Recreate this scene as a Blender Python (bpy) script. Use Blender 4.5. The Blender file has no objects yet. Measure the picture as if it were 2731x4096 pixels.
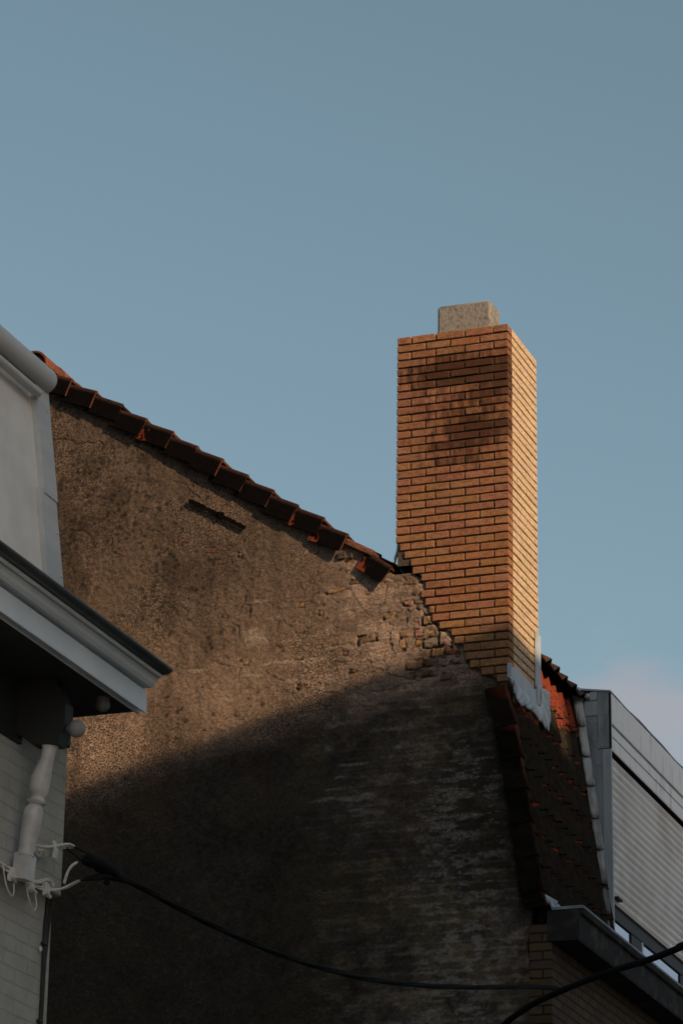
import bpy, math, random
import numpy as np
from mathutils import Matrix, Vector
random.seed(7); RNG = np.random.default_rng(7)
S = bpy.context.scene
COL = S.collection

# ------------------------------------------------------------------ camera, sky, sun, exposure
YAW, PITCH, ROLL, FPX, PW, PH = math.radians(20.29842), math.radians(20.46746), math.radians(0.8494), 12837.6, 2731, 4096
_cy, _sy, _cp, _sp, _cr, _sr = math.cos(YAW), math.sin(YAW), math.cos(PITCH), math.sin(PITCH), math.cos(ROLL), math.sin(ROLL)
FW = np.array([-_sy*_cp, _cy*_cp, _sp]); RT = np.array([_cy, _sy, 0.0]); UP = np.cross(RT, FW)
RT, UP = _cr*RT + _sr*UP, -_sr*RT + _cr*UP
CAM = np.array([0, 0, 1.6])
cd = bpy.data.cameras.new('camera'); cam = bpy.data.objects.new('camera', cd); COL.objects.link(cam)
cd.sensor_fit = 'VERTICAL'; cd.sensor_height = 36; cd.sensor_width = 24; cd.lens = FPX*36/PH
cd.clip_start = 0.1; cd.clip_end = 2000
cam.matrix_world = Matrix(((RT[0], UP[0], -FW[0], CAM[0]), (RT[1], UP[1], -FW[1], CAM[1]), (RT[2], UP[2], -FW[2], CAM[2]), (0, 0, 0, 1)))
S.camera = cam

SUN = np.array([1.0, -0.57, 0.52]); SUN /= np.linalg.norm(SUN)       # towards the sun
w = bpy.data.worlds.new('World'); S.world = w; w.use_nodes = True
nt = w.node_tree; nt.nodes.clear()
wo = nt.nodes.new('ShaderNodeOutputWorld'); bg = nt.nodes.new('ShaderNodeBackground'); sky = nt.nodes.new('ShaderNodeTexSky')
sky.sky_type = 'NISHITA'; sky.sun_disc = False
sky.sun_elevation = math.asin(SUN[2]); sky.sun_rotation = math.atan2(SUN[0], SUN[1])
sky.air_density = 1.0; sky.dust_density = 2.6; sky.ozone_density = 1.6; sky.altitude = 20
hs = nt.nodes.new('ShaderNodeHueSaturation'); hs.inputs['Saturation'].default_value = 0.79; hs.inputs['Hue'].default_value = 0.466
nt.links.new(sky.outputs[0], hs.inputs['Color'])
# low, thin evening clouds near the horizon
tc = nt.nodes.new('ShaderNodeTexCoord')
mp = nt.nodes.new('ShaderNodeMapping'); mp.inputs['Scale'].default_value = (1, 1, 2.2); mp.inputs['Location'].default_value = (0.37, 0.0, 0.2)
nz = nt.nodes.new('ShaderNodeTexNoise'); nz.inputs['Scale'].default_value = 11.0; nz.inputs['Detail'].default_value = 5; nz.inputs['Roughness'].default_value = 0.5
sx = nt.nodes.new('ShaderNodeSeparateXYZ')
nt.links.new(tc.outputs['Generated'], mp.inputs[0]); nt.links.new(mp.outputs[0], nz.inputs['Vector']); nt.links.new(tc.outputs['Generated'], sx.inputs[0])
def mrange(t, a, b, c=0.0, d=1.0, src=None, smooth=True):
    m = t.nodes.new('ShaderNodeMapRange'); m.interpolation_type = 'SMOOTHSTEP' if smooth else 'LINEAR'
    m.inputs[1].default_value = a; m.inputs[2].default_value = b; m.inputs[3].default_value = c; m.inputs[4].default_value = d
    if src is not None: t.links.new(src, m.inputs[0])
    return m
def mth(t, op, a, b):
    m = t.nodes.new('ShaderNodeMath'); m.operation = op
    for i, v in enumerate((a, b)):
        if isinstance(v, (int, float)): m.inputs[i].default_value = v
        else: t.links.new(v, m.inputs[i])
    return m
low = mrange(nt, 0.290, 0.328, 1.0, 0.0, sx.outputs[2]); nm = mrange(nt, 0.44, 0.60, 0.0, 0.75, nz.outputs[0])
cm = mth(nt, 'MULTIPLY', low.outputs[0], nm.outputs[0])
cl = nt.nodes.new('ShaderNodeMix'); cl.data_type = 'RGBA'
nt.links.new(cm.outputs[0], cl.inputs[0]); nt.links.new(hs.outputs[0], cl.inputs[6])
SKY_STRENGTH = 0.113
cl.inputs[7].default_value = (0.40/SKY_STRENGTH, 0.385/SKY_STRENGTH, 0.42/SKY_STRENGTH, 1)
nt.links.new(cl.outputs[2], bg.inputs[0]); bg.inputs[1].default_value = SKY_STRENGTH
nt.links.new(bg.outputs[0], wo.inputs[0])

sl = bpy.data.lights.new('sun', 'SUN'); sl.energy = 4.9; sl.angle = math.radians(0.55); sl.color = (1.0, 0.73, 0.46)
so = bpy.data.objects.new('sun', sl); COL.objects.link(so); so.location = (20, -12, 30)
so.rotation_euler = Vector(SUN).to_track_quat('Z', 'Y').to_euler()
S.view_settings.view_transform = 'Standard'; S.view_settings.look = 'None'; S.view_settings.exposure = 0.0; S.view_settings.gamma = 1.0
S.view_settings.use_curve_mapping = False

# ------------------------------------------------------------------ measuring helpers (survey of the place from the photograph)
def ray(x, y): return FW + (x-PW/2)/FPX*RT - (y-PH/2)/FPX*UP
def at(x, y, axis, v):
    d = ray(x, y); return CAM + d*(v-CAM[axis])/d[axis]
def on_plane(x, y, p, n):
    d = ray(x, y); n = np.array(n, float); return CAM + d*(((np.array(p)-CAM)@n)/(d@n))

# ------------------------------------------------------------------ mesh helpers
class MB:
    def __init__(s): s.v = []; s.f = []; s.c = []; s.col = (1, 1, 1)
    def add(s, vs, fs, col=None):
        o = len(s.v); s.v += [tuple(map(float, p)) for p in vs]; s.f += [tuple(i+o for i in f) for f in fs]
        if col is not None and len(col) == len(vs) and not isinstance(col[0], (int, float)): s.c += list(col)
        else: s.c += [col if col is not None else s.col]*len(vs)
    def box(s, lo, hi, b=0.0, jit=0.0, col=None):
        lo = np.array(lo, float); hi = np.array(hi, float)
        if b <= 0:
            p = [(x, y, z) for x in (lo[0], hi[0]) for y in (lo[1], hi[1]) for z in (lo[2], hi[2])]
            s.add(p, [(0, 1, 3, 2), (4, 6, 7, 5), (0, 4, 5, 1), (2, 3, 7, 6), (0, 2, 6, 4), (1, 5, 7, 3)], col); return
        c = (lo+hi)/2; h = (hi-lo)/2; b = min(b, *(h*0.9)); vs = []; idx = {}
        for sg in [(i, j, k) for i in (-1, 1) for j in (-1, 1) for k in (-1, 1)]:
            for a in range(3):
                q = h-b; q = q.copy(); q[a] = h[a]
                idx[(sg, a)] = len(vs); vs.append(c+np.array(sg)*q+(RNG.uniform(-jit, jit, 3) if jit else 0))
        fs = []
        for a in range(3):
            o = [i for i in range(3) if i != a]
            for sa in (-1, 1):
                ring = []
                for (p, q) in ((-1, -1), (1, -1), (1, 1), (-1, 1)):
                    g = [0, 0, 0]; g[a] = sa; g[o[0]] = p; g[o[1]] = q; ring.append(idx[(tuple(g), a)])
                if (sa > 0) == (a == 1): ring.reverse()
                fs.append(ring)
        for a in range(3):
            o = [i for i in range(3) if i != a]
            for p in (-1, 1):
                for q in (-1, 1):
                    g0 = [0, 0, 0]; g0[o[0]] = p; g0[o[1]] = q; g1 = list(g0); g0[a] = -1; g1[a] = 1
                    g0 = tuple(g0); g1 = tuple(g1)
                    r = [idx[(g0, o[0])], idx[(g1, o[0])], idx[(g1, o[1])], idx[(g0, o[1])]]
                    n = np.cross(vs[r[1]]-vs[r[0]], vs[r[2]]-vs[r[1]]); m = sum(vs[i] for i in r)/4-c
                    if n@m < 0: r.reverse()
                    fs.append(r)
        for sg in {k[0] for k in idx}:
            r = [idx[(sg, 0)], idx[(sg, 1)], idx[(sg, 2)]]
            n = np.cross(vs[r[1]]-vs[r[0]], vs[r[2]]-vs[r[0]])
            if n@np.array(sg) < 0: r.reverse()
            fs.append(r)
        s.add(vs, fs, col)
    def sweep(s, prof, frames, closed=True, caps=True, col=None):
        """prof: [(a,b)], frames: [(origin, A, B)] -> lofted solid"""
        n = len(prof); vs = [np.array(o)+a*np.array(A)+b*np.array(B) for (o, A, B) in frames for (a, b) in prof]; fs = []
        m = n if closed else n-1
        for k in range(len(frames)-1):
            for i in range(m):
                j = (i+1) % n; fs.append((k*n+i, k*n+j, (k+1)*n+j, (k+1)*n+i))
        if caps and closed:
            fs.append(tuple(range(n-1, -1, -1))); fs.append(tuple((len(frames)-1)*n+i for i in range(n)))
        s.add(vs, fs, col)
    def prism(s, poly, axis, lo, hi, col=None):
        """polygon in the two other axes (in x,y,z order), extruded along axis"""
        o = [i for i in range(3) if i != axis]; fr = []
        for v in (lo, hi):
            p = np.zeros(3); p[axis] = v; A = np.zeros(3); A[o[0]] = 1; B = np.zeros(3); B[o[1]] = 1; fr.append((p, A, B))
        s.sweep(poly, fr, col=col)
    def tube(s, path, r, n=8, col=None):
        P = [np.array(p, float) for p in path]; rr = r if hasattr(r, '__len__') else [r]*len(P)
        fr = []; ref = np.array([0.13, 0.31, 0.94])
        for i, p in enumerate(P):
            t = P[min(i+1, len(P)-1)]-P[max(i-1, 0)]; t /= np.linalg.norm(t)+1e-9
            A = np.cross(t, ref); A /= np.linalg.norm(A)+1e-9; B = np.cross(t, A); fr.append((p, A*rr[i], B*rr[i]))
        s.sweep([(math.cos(2*math.pi*k/n), math.sin(2*math.pi*k/n)) for k in range(n)], fr, col=col)
    def ball(s, c, r, n=16, sq=(1, 1, 1)):
        k = n//2; pts = []
        for i in range(k+1):
            t = math.pi*i/k; pts.append((c[2]+r*sq[2]*math.cos(t), max(r*math.sin(t), 1e-4)))
        fr = [((c[0], c[1], z), (q*sq[0], 0, 0), (0, q*sq[1], 0)) for z, q in pts[::-1]]
        s.sweep([(math.cos(2*math.pi*j/n), math.sin(2*math.pi*j/n)) for j in range(n)], fr)
    def build(s, name, mat, parent=None, smooth=None, loc=None):
        me = bpy.data.meshes.new(name); base = np.array(loc if loc is not None else (0, 0, 0), float)
        me.from_pydata([tuple(np.array(p)-base) for p in s.v], [], s.f); me.update()
        if any(c != (1, 1, 1) for c in s.c):
            a = me.color_attributes.new('Col', 'FLOAT_COLOR', 'POINT')
            a.data.foreach_set('color', np.array([(*c[:3], c[3] if len(c) > 3 else 0.0) for c in s.c], dtype=np.float32).ravel())
        return link(name, me, mat, parent, smooth, base)
def link(name, me, mat, parent=None, smooth=None, base=(0, 0, 0)):
    import bmesh
    if len(me.vertices) < 200000:
        bm = bmesh.new(); bm.from_mesh(me); bmesh.ops.recalc_face_normals(bm, faces=bm.faces); bm.to_mesh(me); bm.free()
    me.materials.append(mat)
    o = bpy.data.objects.new(name, me); COL.objects.link(o)
    if smooth is not None:
        me.polygons.foreach_set('use_smooth', [True]*len(me.polygons))
        if smooth < 179: me.set_sharp_from_angle(angle=math.radians(smooth))
    off = np.zeros(3); q = parent
    while q is not None: off += np.array(q.location); q = q.parent
    o.parent = parent; o.location = tuple(np.array(base)-off)
    return o
def thing(name, label, cat, loc, group=None):
    o = bpy.data.objects.new(name, None); COL.objects.link(o); o.location = loc; o.empty_display_size = 0.2
    o['label'] = label; o['category'] = cat
    if group: o['group'] = group
    return o
def tag(o, label, cat, group=None):
    o['label'] = label; o['category'] = cat
    if group: o['group'] = group
    return o

# ------------------------------------------------------------------ materials
def mat(name, c0, c1=None, scale=8.0, rough=0.7, bump=0.0, bscale=60.0, spec=0.3, attr=False, stretch=(1, 1, 1), lo=0.35, hi=0.65, dist=0.01, metal=0.0, detail=6):
    m = bpy.data.materials.new(name); m.use_nodes = True; t = m.node_tree; b = t.nodes['Principled BSDF']
    b.inputs['Roughness'].default_value = rough; b.inputs['Specular IOR Level'].default_value = spec; b.inputs['Metallic'].default_value = metal
    tc = t.nodes.new('ShaderNodeTexCoord'); mp = t.nodes.new('ShaderNodeMapping'); mp.inputs['Scale'].default_value = stretch
    t.links.new(tc.outputs['Object'], mp.inputs[0])
    n = t.nodes.new('ShaderNodeTexNoise'); n.inputs['Scale'].default_value = scale; n.inputs['Detail'].default_value = detail; n.inputs['Roughness'].default_value = 0.6
    t.links.new(mp.outputs[0], n.inputs['Vector'])
    mr = mrange(t, lo, hi, 0, 1, n.outputs[0])
    mx = t.nodes.new('ShaderNodeMix'); mx.data_type = 'RGBA'
    mx.inputs[6].default_value = (*c0, 1); mx.inputs[7].default_value = (*(c1 or c0), 1); t.links.new(mr.outputs[0], mx.inputs[0])
    out = mx.outputs[2]
    if attr:
        at_ = t.nodes.new('ShaderNodeAttribute'); at_.attribute_name = 'Col'
        mm = t.nodes.new('ShaderNodeMix'); mm.data_type = 'RGBA'; mm.blend_type = 'MULTIPLY'; mm.inputs[0].default_value = 1
        t.links.new(out, mm.inputs[6]); t.links.new(at_.outputs['Color'], mm.inputs[7]); out = mm.outputs[2]
    t.links.new(out, b.inputs['Base Color'])
    if bump:
        n2 = t.nodes.new('ShaderNodeTexNoise'); n2.inputs['Scale'].default_value = bscale; n2.inputs['Detail'].default_value = 6; n2.inputs['Roughness'].default_value = 0.65
        t.links.new(mp.outputs[0], n2.inputs['Vector'])
        bp = t.nodes.new('ShaderNodeBump'); bp.inputs['Strength'].default_value = bump; bp.inputs['Distance'].default_value = dist
        t.links.new(n2.outputs[0], bp.inputs['Height']); t.links.new(bp.outputs[0], b.inputs['Normal'])
    return m
def brick_mat(name, c1, c2, mortar, bw, bh, ms, axes=(1, 2), bump=0.6, dirt=(0.05, 0.045, 0.04), dirt_amt=0.35, rough=0.85, offs=(0, 0)):
    m = bpy.data.materials.new(name); m.use_nodes = True; t = m.node_tree; b = t.nodes['Principled BSDF']
    b.inputs['Roughness'].default_value = rough; b.inputs['Specular IOR Level'].default_value = 0.25
    tc = t.nodes.new('ShaderNodeTexCoord'); s = t.nodes.new('ShaderNodeSeparateXYZ'); c = t.nodes.new('ShaderNodeCombineXYZ')
    t.links.new(tc.outputs['Object'], s.inputs[0])
    if axes == 'sum':
        a = mth(t, 'ADD', s.outputs[0], s.outputs[1]); t.links.new(a.outputs[0], c.inputs[0])
    else:
        t.links.new(s.outputs[axes[0]], c.inputs[0])
    t.links.new(s.outputs[2], c.inputs[1])
    dn = t.nodes.new('ShaderNodeTexNoise'); dn.inputs['Scale'].default_value = 9; dn.inputs['Detail'].default_value = 3
    t.links.new(tc.outputs['Object'], dn.inputs['Vector'])
    vm = t.nodes.new('ShaderNodeVectorMath'); vm.operation = 'SCALE'; vm.inputs['Scale'].default_value = 0.012
    t.links.new(dn.outputs['Color'], vm.inputs[0])
    va = t.nodes.new('ShaderNodeVectorMath'); va.operation = 'ADD'; t.links.new(c.outputs[0], va.inputs[0]); t.links.new(vm.outputs[0], va.inputs[1])
    br = t.nodes.new('ShaderNodeTexBrick'); br.inputs['Scale'].default_value = 1; br.inputs['Brick Width'].default_value = bw; br.inputs['Row Height'].default_value = bh
    br.inputs['Mortar Size'].default_value = ms; br.inputs['Mortar Smooth'].default_value = 0.3; br.inputs['Bias'].default_value = 0
    br.inputs['Color1'].default_value = (*c1, 1); br.inputs['Color2'].default_value = (*c2, 1); br.inputs['Mortar'].default_value = (*mortar, 1)
    t.links.new(va.outputs[0], br.inputs['Vector'])
    n = t.nodes.new('ShaderNodeTexNoise'); n.inputs['Scale'].default_value = 5; n.inputs['Detail'].default_value = 7
    t.links.new(tc.outputs['Object'], n.inputs['Vector'])
    mr = mrange(t, 0.42, 0.72, 0, dirt_amt, n.outputs[0])
    mx = t.nodes.new('ShaderNodeMix'); mx.data_type = 'RGBA'; mx.inputs[7].default_value = (*dirt, 1)
    t.links.new(mr.outputs[0], mx.inputs[0]); t.links.new(br.outputs['Color'], mx.inputs[6]); t.links.new(mx.outputs[2], b.inputs['Base Color'])
    n2 = t.nodes.new('ShaderNodeTexNoise'); n2.inputs['Scale'].default_value = 70; n2.inputs['Detail'].default_value = 5
    t.links.new(tc.outputs['Object'], n2.inputs['Vector'])
    inv = mth(t, 'MULTIPLY', br.outputs['Fac'], -1.0); k = mth(t, 'MULTIPLY', n2.outputs[0], 0.35); ad = mth(t, 'ADD', inv.outputs[0], k.outputs[0])
    bp = t.nodes.new('ShaderNodeBump'); bp.inputs['Strength'].default_value = bump; bp.inputs['Distance'].default_value = 0.012
    t.links.new(ad.outputs[0], bp.inputs['Height']); t.links.new(bp.outputs[0], b.inputs['Normal'])
    return m

M = {}
def alpha_layer(m, scale, lo, hi, mode, col, detail=3, amount=1.0, stretch=(1, 1, 1)):
    """a second layer whose spread is read from the alpha of the colour attribute"""
    t = m.node_tree; b = t.nodes['Principled BSDF']; src = b.inputs['Base Color'].links[0].from_socket
    tc = t.nodes.new('ShaderNodeTexCoord'); mp = t.nodes.new('ShaderNodeMapping'); mp.inputs['Scale'].default_value = stretch; t.links.new(tc.outputs['Object'], mp.inputs[0])
    n = t.nodes.new('ShaderNodeTexNoise'); n.inputs['Scale'].default_value = scale; n.inputs['Detail'].default_value = detail; n.inputs['Roughness'].default_value = 0.6
    t.links.new(mp.outputs[0], n.inputs['Vector'])
    a = t.nodes.new('ShaderNodeAttribute'); a.attribute_name = 'Col'
    if mode == 'speckle': f = mth(t, 'MULTIPLY', mrange(t, lo, hi, 0, amount, n.outputs[0]).outputs[0], a.outputs['Alpha']).outputs[0]
    else: f = mrange(t, lo, hi, 0, amount, mth(t, 'ADD', mth(t, 'MULTIPLY', n.outputs[0], 1.6).outputs[0], a.outputs['Alpha']).outputs[0]).outputs[0]
    mx = t.nodes.new('ShaderNodeMix'); mx.data_type = 'RGBA'; mx.inputs[7].default_value = (*col, 1)
    t.links.new(f, mx.inputs[0]); t.links.new(src, mx.inputs[6]); t.links.new(mx.outputs[2], b.inputs['Base Color'])
    return m
M['render'] = alpha_layer(mat('old_render', (0.80, 0.79, 0.78), (1.12, 1.12, 1.11), 60, 0.95, 1.0, 150, 0.15, attr=True, dist=0.006), 82, 0.44, 0.57, 'speckle', (0.028, 0.021, 0.015), 4)
M['brick'] = alpha_layer(mat('yellow_brick', (0.72, 0.68, 0.64), (1.14, 1.15, 1.15), 34, 0.92, 1.0, 95, 0.15, attr=True, stretch=(1, 1, 1.6), dist=0.009, lo=.3, hi=.6), 26, 0.98, 1.62, 'wear', (0.030, 0.0100, 0.0055), 7, 0.80, (1, 1, .22))
M['mortar'] = mat('grey_mortar', (0.045, 0.036, 0.028), (0.10, 0.08, 0.06), 50, 0.95, 0.8, 150, 0.1)
M['concrete'] = mat('flue_concrete', (0.10, 0.09, 0.075), (0.255, 0.232, 0.20), 55, 0.95, 0.8, 130, 0.1, stretch=(1, 1, .45), lo=.25, hi=.62, detail=8)
M['tile'] = alpha_layer(mat('weathered_tile', (0.75, 0.75, 0.75), (1.2, 1.12, 1.05), 30, 0.9, 0.5, 90, 0.04, attr=True, dist=0.006), 34, 1.30, 1.42, 'wear', (0.200, 0.040, 0.020), 6, 0.90)
M['lead'] = mat('lead_sheet', (0.30, 0.345, 0.38), (0.44, 0.48, 0.51), 9, 0.55, 0.25, 40, 0.4, stretch=(1, 1, 0.35))
M['zinc'] = mat('zinc_sheet', (0.12, 0.145, 0.165), (0.27, 0.315, 0.345), 7, 0.5, 0.3, 30, 0.45, stretch=(1, 1, 0.3), lo=0.3, hi=0.7)
M['soak'] = mat('old_lead', (0.07, 0.072, 0.07), (0.34, 0.37, 0.38), 5, 0.6, 0.4, 40, 0.4, stretch=(1.5, 1.5, 0.4), lo=0.36, hi=0.62)
M['zinc_pale'] = mat('pale_zinc', (0.26, 0.31, 0.345), (0.36, 0.405, 0.44), 7, 0.5, 0.2, 30, 0.45, stretch=(1, 1, 0.2))
M['white_pvc'] = mat('white_trim', (0.56, 0.535, 0.49), (0.78, 0.77, 0.75), 4, 0.5, 0.08, 30, 0.4, stretch=(1, 2.5, .6), lo=.22, hi=.5)
M['shutter'] = mat('shutter_slats', (0.60, 0.555, 0.505), (0.74, 0.715, 0.68), 1.6, 0.55, 0.05, 30, 0.4)
M['rail'] = mat('cream_rail', (0.50, 0.40, 0.32), (0.58, 0.48, 0.39), 4, 0.5, 0.05, 30, 0.4)
M['frame'] = mat('dark_frame', (0.012, 0.012, 0.012), (0.02, 0.02, 0.018), 6, 0.55, 0.0, 30, 0.3)
M['void'] = mat('dark_gap', (0.01, 0.009, 0.008), None, 6, 0.95, 0.0, 30, 0.05)
M['panel'] = mat('grey_white_panel', (0.66, 0.63, 0.575), (0.76, 0.735, 0.685), 3.0, 0.5, 0.04, 20, 0.35)
M['cornice'] = mat('blue_grey_paint', (0.64, 0.735, 0.80), (0.70, 0.79, 0.85), 3.0, 0.45, 0.04, 40, 0.4)
M['soffit'] = mat('soffit_paint', (0.018, 0.021, 0.020), (0.028, 0.032, 0.030), 3.0, 0.6, 0.0, 40, 0.3)
M['finial'] = mat('grey_paint', (0.20, 0.215, 0.215), (0.27, 0.285, 0.285), 8.0, 0.5)
M['dimpaint'] = mat('dull_grey_paint', (0.10, 0.11, 0.11), (0.15, 0.16, 0.16), 8.0, 0.5)
M['darkpaint'] = mat('dark_green_paint', (0.035, 0.05, 0.05), (0.06, 0.075, 0.075), 4.0, 0.45, 0.0, 40, 0.4)
M['gutterpaint'] = mat('grey_gutter', (0.44, 0.45, 0.435), (0.54, 0.545, 0.525), 5.0, 0.5, 0.1, 30, 0.4, stretch=(1, 0.2, 1))
M['strut'] = mat('white_gloss_paint', (0.44, 0.455, 0.46), (0.58, 0.60, 0.605), 9.0, 0.4, 0.05, 30, 0.4)
M['wire'] = mat('painted_cable', (0.55, 0.56, 0.52), (0.64, 0.65, 0.61), 20.0, 0.6, 0.1, 60, 0.3)
M['cable'] = mat('black_cable', (0.006, 0.0055, 0.005), (0.009, 0.0085, 0.008), 20.0, 0.7, 0.2, 90, 0.06)
M['iron'] = mat('rusty_iron', (0.0035, 0.003, 0.0028), (0.02, 0.007, 0.004), 26, 0.85, 0.8, 120, 0.03, lo=0.5, hi=0.8)
M['ply'] = mat('peeling_gutter_boards', (0.022, 0.020, 0.018), (0.085, 0.080, 0.072), 6, 0.85, 0.3, 50, 0.2, lo=0.45, hi=0.8)
M['facade_brick'] = brick_mat('ochre_brick_front', (0.105, 0.066, 0.030), (0.07, 0.040, 0.02), (0.012, 0.011, 0.009), 0.215, 0.0665, 0.008, axes='sum')
M['painted_brick'] = brick_mat('painted_brick', (0.43, 0.445, 0.415), (0.415, 0.43, 0.40), (0.395, 0.41, 0.38), 0.27, 0.073, 0.0050, axes=(1, 2), bump=0.85, dirt=(0.22, 0.22, 0.18), dirt_amt=0.35)
M['pale_brick'] = brick_mat('pale_painted_brick', (0.58, 0.55, 0.50), (0.54, 0.51, 0.46), (0.46, 0.44, 0.40), 0.22, 0.07, 0.008, axes='sum')
M['roof_dark'] = mat('dark_roof_tile', (0.03, 0.025, 0.022), (0.05, 0.04, 0.035), 4, 0.85, 0.3, 30)
M['asphalt'] = mat('asphalt', (0.07, 0.07, 0.07), (0.10, 0.10, 0.097), 6, 0.9, 0.4, 80)
M['paving'] = mat('paving', (0.10, 0.095, 0.09), (0.14, 0.135, 0.13), 4, 0.9, 0.3, 60)
g = bpy.data.materials.new('window_glass'); g.use_nodes = True; b = g.node_tree.nodes['Principled BSDF']
b.inputs['Base Color'].default_value = (0.46, 0.60, 0.76, 1); b.inputs['Roughness'].default_value = 0.04; b.inputs['Metallic'].default_value = 0.92
M['glass'] = g

# ------------------------------------------------------------------ noise
def _h(i, j, s):
    n = (i.astype(np.int64)*374761393 + j.astype(np.int64)*668265263 + s*974634777) & 0xffffffff
    n = ((n ^ (n >> 13))*1274126177) & 0xffffffff
    n = ((n ^ (n >> 16))*2246822519) & 0xffffffff
    return ((n ^ (n >> 15)) & 0xffffff)/float(0xffffff)
def vn(x, y, s=0):
    i = np.floor(x); j = np.floor(y); u = x-i; v = y-j; u = u*u*(3-2*u); v = v*v*(3-2*v)
    return (_h(i, j, s)*(1-u)+_h(i+1, j, s)*u)*(1-v)+(_h(i, j+1, s)*(1-u)+_h(i+1, j+1, s)*u)*v
def fbm(x, y, o=4, s=0, g=0.5):
    r = 0; a = 1; t = 0
    for k in range(o):
        r = r+a*vn(x*2**k+17.3*k, y*2**k-9.1*k, s+k); t += a; a *= g
    return r/t
def cells(x, y, s=0):
    i = np.floor(x); j = np.floor(y); f1 = np.full(x.shape, 9.0); f2 = f1.copy(); cid = np.zeros(x.shape)
    for di in (-1, 0, 1):
        for dj in (-1, 0, 1):
            a = i+di; c = j+dj
            d = np.hypot(a+_h(a, c, s)-x, c+_h(a, c, s+1)-y); k = _h(a, c, s+2)
            nf = d < f1; f2 = np.where(nf, f1, np.minimum(f2, d)); cid = np.where(nf, k, cid); f1 = np.where(nf, d, f1)
    return f1, f2, cid
def sst(a, b, x):
    t = np.clip((x-a)/(b-a), 0, 1); return t*t*(3-2*t)

# ------------------------------------------------------------------ key measures
GY = 22.0                                   # the gable wall stands in the plane y = 22
CX0, CX1 = -7.683, -6.773                   # chimney left and right
CZ = 11.765; CH = 0.0665                    # chimney top, brick course
CD = 0.762                                  # chimney depth
MX = lambda z: -6.56-0.15*(z-7.2)           # steep tiled slope (battens) above the gutter
FX = -6.47                                  # street front of the gable house
LX = -6.64; LY = 14.0                       # street front and far end of the white house
DY = 24.0; DXF = -6.547                     # dormer cheek and front

# ================================================================== SETTING: ground
def structure(name, mb, m):
    o = mb.build(name, m); o['kind'] = 'structure'; return o
mb = MB(); mb.box((-300, -300, -0.5), (300, 300, 0)); structure('ground', mb, M['asphalt'])
mb = MB(); mb.box((LX, -60, 0.004), (LX+1.6, 60, 0.13), 0.02); mb.box((0.9, -60, 0.004), (2.5, 60, 0.13), 0.02); structure('pavement', mb, M['paving'])

# ================================================================== GABLE HOUSE
house = thing('brick_house', 'old gabled brick house with rough brown rendered side wall, yellow brick chimney and tiled roof', 'house', (-9.0, GY, 0))

# ---- verge tile positions (bottom corner tops of every verge tile, from the survey)
VY = 21.943
kx = np.array([-3.4, 0, 3, 10, 11, 11.72]); ky = np.array([1413, 1565.4, 1726.5, 2131.6, 2199, 2264])
def vt(k): return at(389.8+100.4*k, np.interp(k, kx, ky), 1, VY)
VT = [vt(k) for k in (-3, -2, -1, 0, 1, 2, 3, 4, 5, 6, 7, 8, 9, 10, 11.72)]
RIDGE = np.array([-10.87, GY, 11.98])
def verge_z(x):
    xs = [p[0] for p in VT]; zs = [p[2] for p in VT]
    z = np.interp(x, xs, zs)
    return np.where(x < xs[0], zs[0]+(xs[0]-x)*0.66, z)

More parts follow.
